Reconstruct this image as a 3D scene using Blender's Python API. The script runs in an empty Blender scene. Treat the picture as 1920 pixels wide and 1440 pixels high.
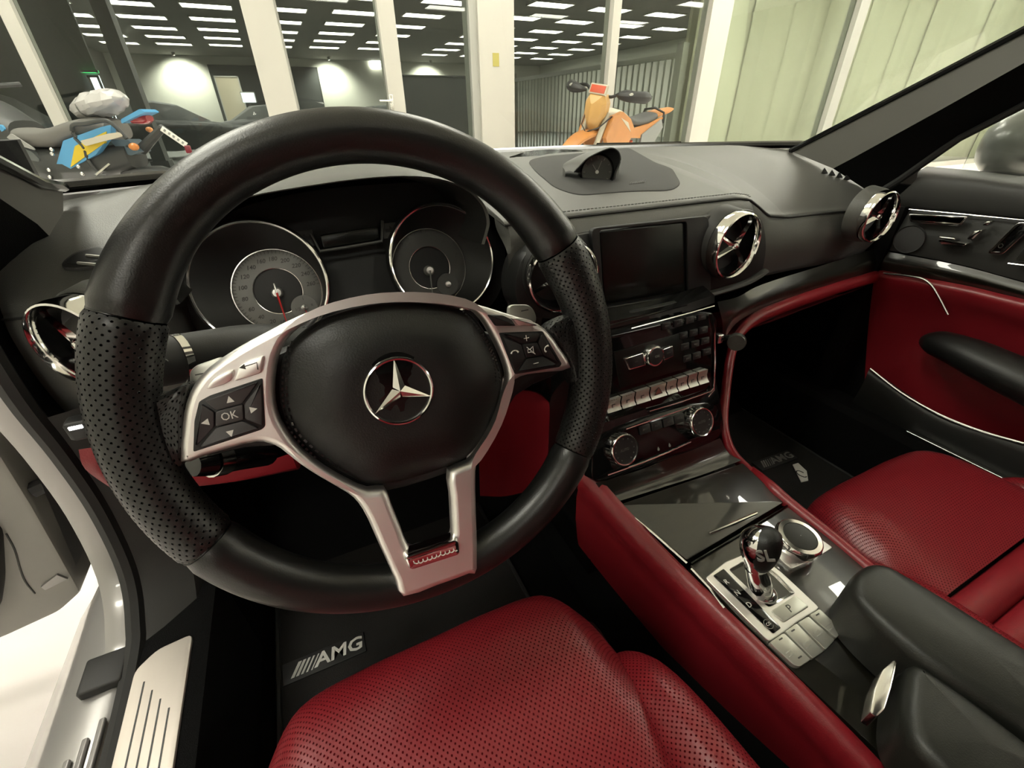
import bpy, bmesh, math, random
import numpy as np
from mathutils import Vector, Matrix

scene = bpy.context.scene
COL = scene.collection
random.seed(7)

# ------------------------------------------------------------------ camera
FPX = 821.6                                   # focal length in pixels of the 1920 wide frame
CAM = np.array([-.416, -.2945, .971])         # phone held in front of the driver's head
YAW, PITCH, ROLL = math.radians(24.986), math.radians(31.568), math.radians(-.85)
_d = np.array([math.sin(YAW) * math.cos(PITCH), math.cos(YAW) * math.cos(PITCH), -math.sin(PITCH)])
_r = np.array([math.cos(YAW), -math.sin(YAW), 0.])
_u = np.cross(_r, _d)
_R = math.cos(ROLL) * _r + math.sin(ROLL) * _u
_U = -math.sin(ROLL) * _r + math.cos(ROLL) * _u
cam_data = bpy.data.cameras.new('camera')
cam_data.sensor_fit = 'HORIZONTAL'
cam_data.sensor_width = 36
cam_data.lens = FPX / 1920 * 36
cam_data.clip_start = .01
cam_data.clip_end = 200
cam = bpy.data.objects.new('camera', cam_data)
COL.objects.link(cam)
cam.matrix_world = Matrix(((_R[0], _U[0], -_d[0], CAM[0]), (_R[1], _U[1], -_d[1], CAM[1]), (_R[2], _U[2], -_d[2], CAM[2]), (0, 0, 0, 1)))
scene.camera = cam

# ------------------------------------------------------------------ world and exposure
world = bpy.data.worlds.new('world')
scene.world = world
world.use_nodes = True
world.node_tree.nodes['Background'].inputs[0].default_value = (.02, .022, .025, 1)   # night outside
world.node_tree.nodes['Background'].inputs[1].default_value = .3
scene.view_settings.view_transform = 'Standard'
scene.view_settings.look = 'None'
scene.view_settings.gamma = 1
scene.view_settings.use_curve_mapping = False
scene.view_settings.exposure = EXPOSURE = 1.6
LAMP = 7.2                                    # radiance of the ceiling light panels
CEIL_Z = 3.6
YF = 4.8                                      # the glass front stands this far ahead of the steering wheel

# ------------------------------------------------------------------ measuring the photograph
def ray(px, py):
    return _R * ((px - 960) / FPX) + _U * ((720 - py) / FPX) + _d
def at(px, py, **k):
    """the point of the plane x=, y= or z= that is seen at a pixel of the photograph"""
    (a, v), = k.items()
    i = 'xyz'.index(a)
    q = ray(px, py)
    return CAM + q * ((v - CAM[i]) / q[i])
def nrm(v):
    v = np.asarray(v, float)
    return v / np.linalg.norm(v)
class Fr:
    """a local frame: origin, right, up, out"""
    def __init__(s, o, ex, ey):
        s.o = np.asarray(o, float)
        s.x = nrm(ex)
        e = np.asarray(ey, float)
        s.y = nrm(e - s.x * (e @ s.x))
        s.z = np.cross(s.x, s.y)
    def w(s, u, v, h=0.):
        return s.o + s.x * u + s.y * v + s.z * h
    def px(s, px, py, h=0.):
        q = ray(px, py)
        p = CAM + q * (((s.o + s.z * h - CAM) @ s.z) / (q @ s.z)) - s.o
        return np.array([p @ s.x, p @ s.y])
    def pp(s, pts, h=0.):
        return [s.px(a, b, h) for a, b in pts]
    def mat(s, u=0, v=0, h=0):
        o = s.w(u, v, h)
        return Matrix([[s.x[i], s.y[i], s.z[i], o[i]] for i in range(3)] + [[0, 0, 0, 1]])

# ------------------------------------------------------------------ mesh helpers
def cr(P, n=6, closed=False):
    P = [np.asarray(p, float) for p in P]
    N = len(P)
    out = []
    for i in range(N if closed else N - 1):
        if closed:
            a, b, c, d = (P[(i + k) % N] for k in (-1, 0, 1, 2))
        else:
            b, c = P[i], P[i + 1]
            a = P[i - 1] if i else 2 * b - c
            d = P[i + 2] if i + 2 < N else 2 * c - b
        for k in range(n):
            t = k / n
            out.append(.5 * (2 * b + (c - a) * t + (2 * a - 5 * b + 4 * c - d) * t * t + (3 * b - a - 3 * c + d) * t ** 3))
    if not closed:
        out.append(P[-1])
    return out
def resamp(P, n, closed=False):
    P = [np.asarray(p, float) for p in P]
    if closed:
        P = P + [P[0]]
    L = np.concatenate([[0], np.cumsum([np.linalg.norm(P[i + 1] - P[i]) for i in range(len(P) - 1)])])
    A = np.array(P)
    t = np.linspace(0, L[-1], n + 1)[:-1] if closed else np.linspace(0, L[-1], n)
    return [np.array([np.interp(s, L, A[:, k]) for k in range(A.shape[1])]) for s in t]
def roundpoly(pts, r, n=4):
    pts = [np.asarray(p, float) for p in pts]
    N = len(pts)
    out = []
    for i in range(N):
        a, b, c = pts[i - 1], pts[i], pts[(i + 1) % N]
        rr = r[i] if isinstance(r, (list, tuple)) else r
        da, dc = a - b, c - b
        la, lc = np.linalg.norm(da), np.linalg.norm(dc)
        k = min(rr, la * .45, lc * .45)
        p, q = b + da / la * k, b + dc / lc * k
        for j in range(n + 1):
            t = j / n
            out.append((1 - t) ** 2 * p + 2 * t * (1 - t) * b + t * t * q)
    return out
def area2(p):
    return sum(p[i - 1][0] * p[i][1] - p[i][0] * p[i - 1][1] for i in range(len(p))) / 2
def inset(p, d):
    N = len(p)
    out = []
    for i in range(N):
        a, b, c = p[i - 1], p[i], p[(i + 1) % N]
        e1, e2 = b - a, c - b
        n1 = np.array([-e1[1], e1[0]]) / (np.linalg.norm(e1) + 1e-12)
        n2 = np.array([-e2[1], e2[0]]) / (np.linalg.norm(e2) + 1e-12)
        m = n1 + n2
        m = m / max(m @ m / 2, .4)
        out.append(b + m * d)
    return out

class MB:
    def __init__(s):
        s.v, s.f, s.uv = [], [], {}
    def add(s, V, F):
        k = len(s.v)
        s.v += [tuple(float(c) for c in p) for p in V]
        s.f += [tuple(i + k for i in f) for f in F]
        return s
    def grid(s, rows, cu=False, cv=False, cap=False):
        """rows of points joined into quads; cu closes every row, cv joins last row to first"""
        n, m = len(rows), len(rows[0])
        F = []
        for i in range(n if cv else n - 1):
            for j in range(m if cu else m - 1):
                F.append((i * m + j, i * m + (j + 1) % m, ((i + 1) % n) * m + (j + 1) % m, ((i + 1) % n) * m + j))
        if cap:
            F.append(tuple(range(m))[::-1])
            F.append(tuple((n - 1) * m + j for j in range(m)))
        k = len(s.f)
        s.add([p for r in rows for p in r], F)
        U = np.zeros((n + 1, m + 1)); W = np.zeros((n + 1, m + 1))
        A = np.array([[np.asarray(p, float) for p in r] for r in rows])
        for j in range(m):
            q = A[:, (j + 1) % m] - A[:, j]
            U[:n, j + 1] = U[:n, j] + np.linalg.norm(q, axis=1).mean()
        for i in range(n):
            q = A[(i + 1) % n] - A[i]
            W[i + 1, :m] = W[i, :m] + np.linalg.norm(q, axis=1).mean()
        U[n] = U[n - 1]; W[:, m] = W[:, m - 1]
        q = k
        for i in range(n if cv else n - 1):
            for j in range(m if cu else m - 1):
                s.uv[q] = [(U[i, j], W[i, j]), (U[i, j + 1], W[i, j + 1]), (U[i, j + 1], W[i + 1, j]), (U[i, j], W[i + 1, j])]
                q += 1
        return s
    def prism(s, fr, poly, h0, h1, b=0.):
        p = [np.asarray(q, float) for q in poly]
        if area2(p) < 0:
            p = p[::-1]
        if b:
            rows = [[fr.w(*q, h0) for q in p], [fr.w(*q, h1 - b) for q in p], [fr.w(*q, h1 - b * .3) for q in inset(p, b * .3)], [fr.w(*q, h1) for q in inset(p, b)]]
        else:
            rows = [[fr.w(*q, h0) for q in p], [fr.w(*q, h1) for q in p]]
        return s.grid(rows, cu=True, cap=True)
    def lathe(s, fr, prof, seg=32, u=0., v=0., cap=False):
        rows = [[fr.w(u + r * math.cos(2 * math.pi * k / seg), v + r * math.sin(2 * math.pi * k / seg), h) for k in range(seg)] for r, h in prof]
        return s.grid(rows, cu=True, cap=cap)
    def tube(s, path, r, seg=10, closed=False, cap=True, flat=1., up=(0, 0, 1)):
        P = [np.asarray(p, float) for p in path]
        N = len(P)
        rows = []
        up = np.asarray(up, float)
        for i in range(N):
            if closed:
                t = P[(i + 1) % N] - P[i - 1]
            else:
                t = P[min(i + 1, N - 1)] - P[max(i - 1, 0)]
            t = nrm(t)
            a = np.cross(t, up)
            if np.linalg.norm(a) < 1e-3:
                a = np.cross(t, (1., .01, 0))
            a = nrm(a)
            b = np.cross(a, t)
            rr = r[i] if hasattr(r, '__len__') else r
            rows.append([P[i] + a * rr * math.cos(2 * math.pi * k / seg) + b * rr * flat * math.sin(2 * math.pi * k / seg) for k in range(seg)])
        return s.grid(rows, cu=True, cv=closed, cap=cap and not closed)
    def box(s, c, size, fr=None, b=0.):
        fr = fr or Fr((0, 0, 0), (1, 0, 0), (0, 1, 0))
        c = np.asarray(c, float)
        x, y, z = (q / 2 for q in size)
        f2 = Fr(fr.w(*c), fr.x, fr.y)
        poly = [(-x, -y), (x, -y), (x, y), (-x, y)]
        if b:
            p = roundpoly(poly, b, 3)
            rows = [[f2.w(*q, -z) for q in inset(p, b * .6)], [f2.w(*q, -z + b * .6) for q in p], [f2.w(*q, z - b * .6) for q in p], [f2.w(*q, z - b * .2) for q in inset(p, b * .2)], [f2.w(*q, z) for q in inset(p, b * .6)]]
            return s.grid(rows, cu=True, cap=True)
        return s.prism(f2, poly, -z, z)
    def ball(s, c, r, seg=16, rings=9, sq=(1, 1, 1)):
        rows = [[np.asarray(c) + np.array([sq[0] * r * math.sin(t) * math.cos(2 * math.pi * k / seg), sq[1] * r * math.sin(t) * math.sin(2 * math.pi * k / seg), -sq[2] * r * math.cos(t)]) for k in range(seg)] for t in np.linspace(.02, math.pi - .02, rings)]
        return s.grid(rows, cu=True, cap=True)

OFF = {}
def link(o, parent, off):
    COL.objects.link(o)
    if parent:
        o.parent = parent
        OFF[o] = OFF[parent]
    else:
        o.location = off
        OFF[o] = np.asarray(off, float)
    return o
def mk(name, mb, m, parent=None, smooth=38):
    """one mesh object; coordinates are given in the world"""
    if isinstance(mb, MB):
        V, F, UV = mb.v, mb.f, mb.uv
        A = np.array(V)
        off = OFF[parent] if parent else np.array([(A[:, 0].min() + A[:, 0].max()) / 2, (A[:, 1].min() + A[:, 1].max()) / 2, A[:, 2].min()])
        me = bpy.data.meshes.new(name)
        me.from_pydata([tuple(p) for p in (A - off)], [], F)
        if UV:
            lay = me.uv_layers.new(name='uv')
            d = np.zeros((len(me.loops), 2))
            for fi, q in UV.items():
                ls = me.polygons[fi].loop_start
                for k in range(4):
                    d[ls + k] = q[k]
            lay.data.foreach_set('uv', d.ravel())
    else:                      # a mesh data block already in world coordinates
        me = mb
        A = np.zeros(len(me.vertices) * 3)
        me.vertices.foreach_get('co', A)
        A = A.reshape(-1, 3)
        off = OFF[parent] if parent else np.array([A[:, 0].mean(), A[:, 1].mean(), A[:, 2].min()])
        me.vertices.foreach_set('co', (A - off).ravel())
        me.name = name
    me.materials.clear()
    me.materials.append(m)
    if smooth:
        me.polygons.foreach_set('use_smooth', [True] * len(me.polygons))
        me.set_sharp_from_angle(angle=math.radians(smooth))
    me.update()
    return link(bpy.data.objects.new(name, me), parent, off)
def tag(o, label, cat, group=None, kind=None):
    o['label'] = label
    if cat:
        o['category'] = cat
    if group:
        o['group'] = group
    if kind:
        o['kind'] = kind
    return o
def thing(name, loc, label, cat, group=None):
    o = bpy.data.objects.new(name, None)
    o.empty_display_size = .05
    link(o, None, loc)
    return tag(o, label, cat, group)
def struct(name, mb, m, label=None, cat=None):
    o = mk(name, mb, m)
    o['kind'] = 'structure'
    if label:
        tag(o, label, cat)
    return o
def flip(mb):
    mb.f = [f[::-1] for f in mb.f]
    mb.uv = {k: q[::-1] for k, q in mb.uv.items()}
    return mb
def curve_mesh(polys, ext, bev, fr, h=0., res=2):
    """flat shape with holes, extruded and bevelled; polys are lists of local (u, v)"""
    cu = bpy.data.curves.new('c', 'CURVE')
    cu.dimensions = '2D'
    cu.fill_mode = 'BOTH'
    cu.extrude = ext
    cu.bevel_depth = bev
    cu.offset = -bev
    cu.bevel_resolution = res
    for p in polys:
        sp = cu.splines.new('POLY')
        sp.points.add(len(p) - 1)
        for i, q in enumerate(p):
            sp.points[i].co = (q[0], q[1], 0, 1)
        sp.use_cyclic_u = True
    o = bpy.data.objects.new('c', cu)
    me = bpy.data.meshes.new_from_object(o)
    bpy.data.objects.remove(o)
    me.transform(fr.mat(0, 0, h))
    return me
def text(name, s, fr, u, v, h, size, m, parent, ext=.0002, rot=0., shear=0., sx=1., bold=0.):
    cu = bpy.data.curves.new('t', 'FONT')
    cu.body = s
    cu.size = size
    cu.extrude = ext
    cu.shear = shear
    cu.offset = bold
    cu.align_x = 'CENTER'
    cu.align_y = 'CENTER'
    cu.resolution_u = 2
    o = bpy.data.objects.new('t', cu)
    me = bpy.data.meshes.new_from_object(o)
    bpy.data.objects.remove(o)
    me.transform(fr.mat(u, v, h) @ Matrix.Rotation(rot, 4, 'Z') @ Matrix.Diagonal((sx, 1, 1, 1)))
    return mk(name, me, m, parent, smooth=0)

# ------------------------------------------------------------------ materials
def mat(name, col, rough=.5, metal=0., coat=0., bump=0., bscale=300., var=0., vscale=30., spec=.5, emit=0., coord='Object', stretch=None, coat_rough=.03, kind='noise', aniso=0., sheen=0.):
    m = bpy.data.materials.new(name)
    m.use_nodes = True
    nt = m.node_tree
    b = nt.nodes['Principled BSDF']
    b.inputs['Base Color'].default_value = (*col, 1)
    b.inputs['Roughness'].default_value = rough
    b.inputs['Metallic'].default_value = metal
    b.inputs['Coat Weight'].default_value = coat
    b.inputs['Coat Roughness'].default_value = coat_rough
    b.inputs['Specular IOR Level'].default_value = spec
    b.inputs['Anisotropic'].default_value = aniso
    b.inputs['Sheen Weight'].default_value = sheen
    b.inputs['Sheen Roughness'].default_value = .35
    if emit:
        b.inputs['Emission Color'].default_value = (*col, 1)
        b.inputs['Emission Strength'].default_value = emit
    if bump or var:
        tc = nt.nodes.new('ShaderNodeTexCoord')
        src = tc.outputs[coord]
        if stretch:
            mp = nt.nodes.new('ShaderNodeMapping')
            mp.inputs['Scale'].default_value = stretch
            nt.links.new(src, mp.inputs[0])
            src = mp.outputs[0]
    if bump:
        if kind == 'voronoi':
            n = nt.nodes.new('ShaderNodeTexVoronoi')
            n.feature = 'SMOOTH_F1'
            out = n.outputs['Distance']
        else:
            n = nt.nodes.new('ShaderNodeTexNoise')
            n.inputs['Detail'].default_value = 3
            out = n.outputs[0]
        n.inputs['Scale'].default_value = bscale
        nt.links.new(src, n.inputs['Vector'])
        bp = nt.nodes.new('ShaderNodeBump')
        bp.inputs['Strength'].default_value = bump
        bp.inputs['Distance'].default_value = .001
        nt.links.new(out, bp.inputs['Height'])
        nt.links.new(bp.outputs[0], b.inputs['Normal'])
    if var:
        n = nt.nodes.new('ShaderNodeTexNoise')
        n.inputs['Scale'].default_value = vscale
        n.inputs['Detail'].default_value = 5
        nt.links.new(src, n.inputs['Vector'])
        r = nt.nodes.new('ShaderNodeMix')
        r.data_type = 'RGBA'
        r.inputs['A'].default_value = (*[c * (1 - var) for c in col], 1)
        r.inputs['B'].default_value = (*[min(1, c * (1 + var)) for c in col], 1)
        nt.links.new(n.outputs[0], r.inputs['Factor'])
        nt.links.new(r.outputs['Result'], b.inputs['Base Color'])
    return m
def perforated(name, col, rough, pitch, rad, hole, bump=.15, bscale=700, u0=None):
    """leather with a staggered grid of punched holes laid out along the piece's own length and width"""
    m = mat(name, col, rough, bump=bump, bscale=bscale)
    nt = m.node_tree
    L, N = nt.links.new, nt.nodes.new
    b = nt.nodes['Principled BSDF']
    def mth(op, a, c=None):
        q = N('ShaderNodeMath')
        q.operation = op
        for i, z in enumerate((a, c)):
            if z is None:
                continue
            if isinstance(z, (int, float)):
                q.inputs[i].default_value = z
            else:
                L(z, q.inputs[i])
        return q.outputs[0]
    uv = N('ShaderNodeUVMap')
    sp = N('ShaderNodeSeparateXYZ')
    L(uv.outputs[0], sp.inputs[0])
    U, W = mth('DIVIDE', sp.outputs[0], pitch), mth('DIVIDE', sp.outputs[1], pitch)
    def dots(U, W):
        a, c = mth('SUBTRACT', mth('FRACT', U), .5), mth('SUBTRACT', mth('FRACT', W), .5)
        return mth('SQRT', mth('ADD', mth('MULTIPLY', a, a), mth('MULTIPLY', c, c)))
    d = mth('MINIMUM', dots(U, W), dots(mth('ADD', U, .5), mth('ADD', W, .5)))
    rm = N('ShaderNodeMapRange')
    rm.inputs['From Min'].default_value = rad * .75
    rm.inputs['From Max'].default_value = rad * 1.25
    L(d, rm.inputs['Value'])
    mx = N('ShaderNodeMix')
    mx.data_type = 'RGBA'
    mx.inputs['A'].default_value = (*hole, 1)
    mx.inputs['B'].default_value = (*col, 1)
    L(rm.outputs[0], mx.inputs['Factor'])
    L(mx.outputs['Result'], b.inputs['Base Color'])
    bp = [n for n in nt.nodes if n.type == 'BUMP'][0]
    bp2 = N('ShaderNodeBump')
    bp2.inputs['Strength'].default_value = .8
    bp2.inputs['Distance'].default_value = .0008
    L(rm.outputs[0], bp2.inputs['Height'])
    L(bp.outputs[0], bp2.inputs['Normal'])
    L(bp2.outputs[0], b.inputs['Normal'])
    sr = mth('MULTIPLY', rm.outputs[0], .5)
    L(sr, b.inputs['Specular IOR Level'])
    return m
def glass(name, tint=(1, 1, 1), refl=.06):
    """a clear pane: what is behind shows through, what stands before it mirrors faintly, more at grazing angles"""
    m = bpy.data.materials.new(name)
    m.use_nodes = True
    nt = m.node_tree
    nt.nodes.clear()
    N, L = nt.nodes.new, nt.links.new
    o = N('ShaderNodeOutputMaterial')
    t = N('ShaderNodeBsdfTransparent')
    t.inputs[0].default_value = (*tint, 1)
    g = N('ShaderNodeBsdfGlossy')
    g.inputs['Roughness'].default_value = .0
    lw = N('ShaderNodeLayerWeight')
    lw.inputs[0].default_value = .25
    mr = N('ShaderNodeMapRange')
    mr.inputs['To Min'].default_value = refl
    mr.inputs['To Max'].default_value = .6
    mx = N('ShaderNodeMixShader')
    L(lw.outputs['Fresnel'], mr.inputs['Value'])
    L(mr.outputs[0], mx.inputs[0])
    L(t.outputs[0], mx.inputs[1])
    L(g.outputs[0], mx.inputs[2])
    L(mx.outputs[0], o.inputs[0])
    return m

M = {}
M['dash'] = mat('dash_leather', (.06, .06, .054), .48, sheen=.12, bump=.18, bscale=900, kind='voronoi', spec=.5)
M['black_leather'] = mat('black_leather', (.0065, .0065, .006), .45, spec=.4, bump=.15, bscale=900, kind='voronoi')
M['rim'] = mat('wheel_leather', (.008, .008, .0075), .34, bump=.08, bscale=1100, kind='voronoi')
M['rim_perf'] = perforated('wheel_perforated', (.008, .008, .0075), .36, .0056, .125, (.002, .002, .002))
M['armrest'] = mat('armrest_leather', (.014, .0145, .012), .42, bump=.1, bscale=900, kind='voronoi', spec=.35)
M['black'] = mat('black_plastic', (.006, .006, .006), .5, bump=.05, bscale=1500)
M['soft_black'] = mat('soft_black_trim', (.013, .013, .012), .55, bump=.12, bscale=1200)
M['gloss'] = mat('gloss_black', (.004, .004, .004), .08, spec=.45)
M['screen'] = mat('screen_glass', (.006, .007, .006), .25, spec=.35)
M['wood'] = mat('dark_burr_wood', (.008, .0075, .005), .3, coat=1, coat_rough=.01, var=.7, vscale=9, stretch=(3, 14, 3))
M['silver'] = mat('satin_silver', (.82, .8, .78), .42, metal=1, bump=.01, bscale=2000)
M['silver_key'] = mat('silver_key', (.55, .55, .5), .38, metal=.75)
M['chrome'] = mat('chrome', (.8, .79, .77), .1, metal=1)
M['chrome_soft'] = mat('chrome_satin', (.72, .71, .68), .22, metal=1)
M['red'] = mat('red_leather', (.2, .009, .015), .36, spec=.6, bump=.14, bscale=800, kind='voronoi')
M['red_perf'] = perforated('red_perforated', (.19, .009, .015), .35, .0058, .13, (.05, .002, .0035))
M['carpet'] = mat('black_carpet', (.004, .004, .004), .95, bump=.8, bscale=900, spec=.1)
M['carpet2'] = mat('mat_carpet', (.02, .019, .018), .95, bump=.8, bscale=700, spec=.1)
M['rubber'] = mat('rubber', (.012, .012, .0115), .6)
M['paint'] = mat('grey_paint', (.3, .29, .28), .3, metal=.35, coat=.7)
M['mirror_paint'] = mat('mirror_paint', (.10, .105, .10), .35, coat=.4, coat_rough=.2)
M['paint_dull'] = mat('grey_door_paint', (.25, .24, .22), .45, metal=.2, coat=.2)
M['steel'] = mat('brushed_steel', (.64, .59, .53), .5, metal=.7, bump=.03, bscale=200, stretch=(40, 1, 40))
M['white'] = mat('white_print', (.6, .59, .55), .6)
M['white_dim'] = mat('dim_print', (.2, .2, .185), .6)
M['grey_print'] = mat('grey_print', (.06, .06, .055), .6)
M['dark_print'] = mat('dark_print', (.05, .05, .045), .6)
M['dial'] = mat('dial_face', (.16, .16, .15), .45, metal=.3)
M['dial_dim'] = mat('dial_face_dim', (.05, .05, .046), .5)
M['needle'] = mat('red_needle', (.5, .02, .02), .4)
M['led'] = mat('white_lamp', (1, .98, .95), .4, emit=2.)
M['glass'] = glass('clear_glass', (.93, .96, .93), .02)
M['wind_glass'] = glass('windscreen_glass', (.95, .97, .94), .012)

# ================================================================== the place: showroom, glass front, hall behind it
M['floor'] = mat('pale_floor', (.95, .89, .87), .35, bump=.02, bscale=3)
M['hall_floor'] = mat('dark_floor', (.12, .125, .12), .5, bump=.02, bscale=4)
M['ceiling'] = mat('ceiling_paint', (.62, .62, .54), .9)
M['hall_ceiling'] = mat('grey_ceiling', (.16, .16, .145), .9)
M['wall'] = mat('grey_wall', (.5, .5, .45), .9)
M['cream'] = mat('cream_blind', (.62, .615, .495), .8)
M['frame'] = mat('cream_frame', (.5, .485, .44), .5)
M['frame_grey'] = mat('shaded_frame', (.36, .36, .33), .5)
M['lamp'] = mat('light_panel', (1, .97, .86), .5, emit=LAMP)
M['lamp_far'] = mat('hall_light_panel', (1, .97, .86), .5, emit=5.)
M['dark'] = mat('dark_door', (.03, .034, .033), .55)
M['column'] = mat('grey_column', (.09, .09, .085), .7)
M['tan'] = mat('tan_panel', (.45, .4, .3), .7)
M['green_sign'] = mat('green_sign', (.05, .8, .2), .4, emit=.5)
M['lit_white'] = mat('lit_board', (.85, .95, 1), .4, emit=.9)

def slab(x0, x1, y0, y1, z0, z1):
    return MB().box(((x0 + x1) / 2, (y0 + y1) / 2, (z0 + z1) / 2), (x1 - x0, y1 - y0, z1 - z0))
XL, XS, XR, YB, YH = -6.5, -2.9, 14., -9., 30.
struct('floor', slab(XS, XR, YB, YF, -.1, 0), M['floor'])
struct('floor_hall', slab(XL, 16, YF, YH, -.1, 0), M['hall_floor'])
struct('ceiling', slab(XS, XR, YB, YF, CEIL_Z, CEIL_Z + .1), M['ceiling'])
struct('ceiling_hall', slab(XL, 16, YF, YH, CEIL_Z, CEIL_Z + .1), M['hall_ceiling'])
struct('wall_left', slab(XS - .1, XS, YB, YF, 0, CEIL_Z), M['wall'])
struct('wall_hall_side', slab(XL - .1, XL, YF, YH, 0, CEIL_Z), M['column'])
struct('wall_hall_left', slab(XL, -3.35, 13.2, 13.3, 0, CEIL_Z), mat('smoked_panel', (.075, .085, .08), .5))
struct('wall_back', slab(XS, XR, YB - .1, YB, 0, CEIL_Z), M['wall'])
struct('wall_right', slab(XR, XR + .1, YB, YF + .6, 0, CEIL_Z), M['cream'])
struct('wall_far', slab(XL, 16, YH, YH + .1, 0, CEIL_Z), M['wall'])
struct('wall_hall_right', slab(16, 16.1, YF + .6, YH, 0, CEIL_Z), M['wall'])

# light panels: the grid over the car and the grid of the hall
lamp_n = [0]
ORD = 'first second third fourth fifth sixth seventh eighth ninth tenth'.split()
def light_panel(x, y, m, hall, label):
    t = thing('ceiling_light', (x, y, CEIL_Z), label, 'ceiling light', 'light panels of the hall ceiling' if hall else 'light panels of the showroom ceiling')
    f = MB()
    for dx, dy, sx, sy in ((-.61, 0, .03, .62), (.61, 0, .03, .62), (0, -.3, 1.25, .03), (0, .3, 1.25, .03)):
        f.box((x + dx, y + dy, CEIL_Z - .02), (sx, sy, .04))
    mk('frame', f, M['frame'], t, 0)
    mk('diffuser', MB().box((x, y, CEIL_Z - .012), (1.2, .58, .02)), m, t, 0)
for ix, x in enumerate((-4.9, -3.05, -1.2, .7, 2.6, 4.6, 7.4, 9.4, 11.5, 13.5)):
    for k in range(8 if x > 5 else 6):
        light_panel(x + .06 * k * (1 if x > 5 else -.3), (11.6 if x > 5 else 15.6) + 2.05 * k - .25 * ix * (x < 5), M['lamp_far'], True,
                    'hall ceiling light panel, %s from the glass in the %s row from the left' % (ORD[k], ORD[ix]))
for ix, x in enumerate((-1.8, 1.6, 4.9, 8.2, 11.4)):
    for k, y in enumerate((4.1, 2.9, 1.7, .3, -2.5, -5.5)):
        if ix == 1 and k in (2, 3):
            continue                          # panels left out to keep their reflection off the console lid
        light_panel(x, y, M['lamp'], False, 'showroom ceiling light panel, %s back from the glass in the %s row from the left' % (ORD[k], ORD[ix]))

# the glass front: posts measured at eye level, panes between them
def post(px0, px1, name, label, m='frame', deep=.16, step=None):
    a, b = at(px0, 100, y=YF)[0], at(px1, 100, y=YF)[0]
    o = mk(name, slab(a, b, YF - deep / 2, YF + deep / 2, 0, CEIL_Z), M[m], None, 0)
    o['kind'] = 'structure'
    tag(o, label, 'window frame')
    return a, b, o
posts = []
posts_o = []
for n, (p0, p1, lab, m) in enumerate((
        (43, 70, 'leftmost slim pale window post behind the blue and yellow motorcycle', 'frame'),
        (474, 533, 'broad pale window post left of the steering wheel top', 'frame'),
        (715, 745, 'slim pale window post with a door handle above the steering wheel', 'frame'),
        (893, 958, 'broad pale double post with a yellow sticker in mid front', 'frame'),
        (1136, 1150, 'slim pale post behind the orange dirt bike', 'frame'),
        (1312, 1349, 'broad pale post right of the orange dirt bike', 'frame'),
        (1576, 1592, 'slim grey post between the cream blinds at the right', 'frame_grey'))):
    a, b, o = post(p0, p1, 'trim_%d' % (n + 1), lab, m)
    posts.append((a, b))
    posts_o.append(o)
    if n in (1, 3):        # the stepped rebate of the broad posts
        w = b - a
        s0 = (a + w * .62, b + .02) if n == 1 else (a - .08, a + w * .42)
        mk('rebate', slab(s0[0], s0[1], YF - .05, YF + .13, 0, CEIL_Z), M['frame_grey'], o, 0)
edges = [(XS, XS)] + posts + [(XR, XR)]
for n in range(len(edges) - 1):
    a, b = edges[n][1], edges[n + 1][0]
    g = mk('window_%d' % (n + 1), slab(a, b, YF - .006, YF + .006, .08, CEIL_Z - .25), M['glass'], None, 0)
    g['kind'] = 'structure'
    f = MB()
    for z0, z1 in ((0, .08), (CEIL_Z - .25, CEIL_Z)):
        f.box(((a + b) / 2, YF, (z0 + z1) / 2), (b - a, .1, z1 - z0))
    mk('window_frame', f, M['frame'], g, 0)
p = at(930, 112, y=YF - .085)
tag(mk('sticker', slab(p[0] - .035, p[0] + .035, YF - .084, YF - .081, p[2] - .055, p[2] + .055), mat('yellow_sticker', (.42, .37, .1), .6), None, 0), 'small yellow sticker on the broad pale window post', 'sticker')
p = at(735, 196, y=YF - .1)
h = posts_o[2]
h = mk('door_handle', MB().box((p[0], YF - .085, p[2]), (.035, .012, .16), b=.004), M['chrome_soft'], h)
mk('lever', MB().tube([(p[0], YF - .09, p[2] + .03), (p[0], YF - .13, p[2] + .03), (p[0] - .12, YF - .135, p[2] + .03)], .009), M['chrome_soft'], h)

# cream blinds hanging behind the glass at the right, every strip its own piece
bl = thing('vertical_blind', (posts[5][1], YF + .35, 0), 'cream vertical blind of wide strips behind the glass at the right', 'blind')
x = posts[5][1] - .1
k = 0
while x < XR - .2:
    w = .42 + .16 * math.sin(k * 2.3)
    tilt = .05 * math.sin(k * 1.7)
    fr = Fr((x + w / 2, YF + .35 + .02 * (k % 2), 0), (math.cos(tilt), math.sin(tilt), 0), (0, 0, 1))
    rows = [[fr.w(u * w / 2, z, .02 * (1 - u * u)) for u in np.linspace(-1.04, 1.04, 7)] for z in (.05, CEIL_Z - .1)]
    mk('blind_strip', MB().grid(rows), M['cream'], bl)
    x += w
    k += 1
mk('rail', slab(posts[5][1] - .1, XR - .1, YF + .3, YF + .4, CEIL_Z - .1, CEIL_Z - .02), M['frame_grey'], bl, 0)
# the showroom lights wash over the far side of the blinds as well: a corridor behind them
struct('wall_corridor', slab(posts[5][0] + .3, XR, YF + .55, YF + .6, 0, CEIL_Z), M['cream'])

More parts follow.
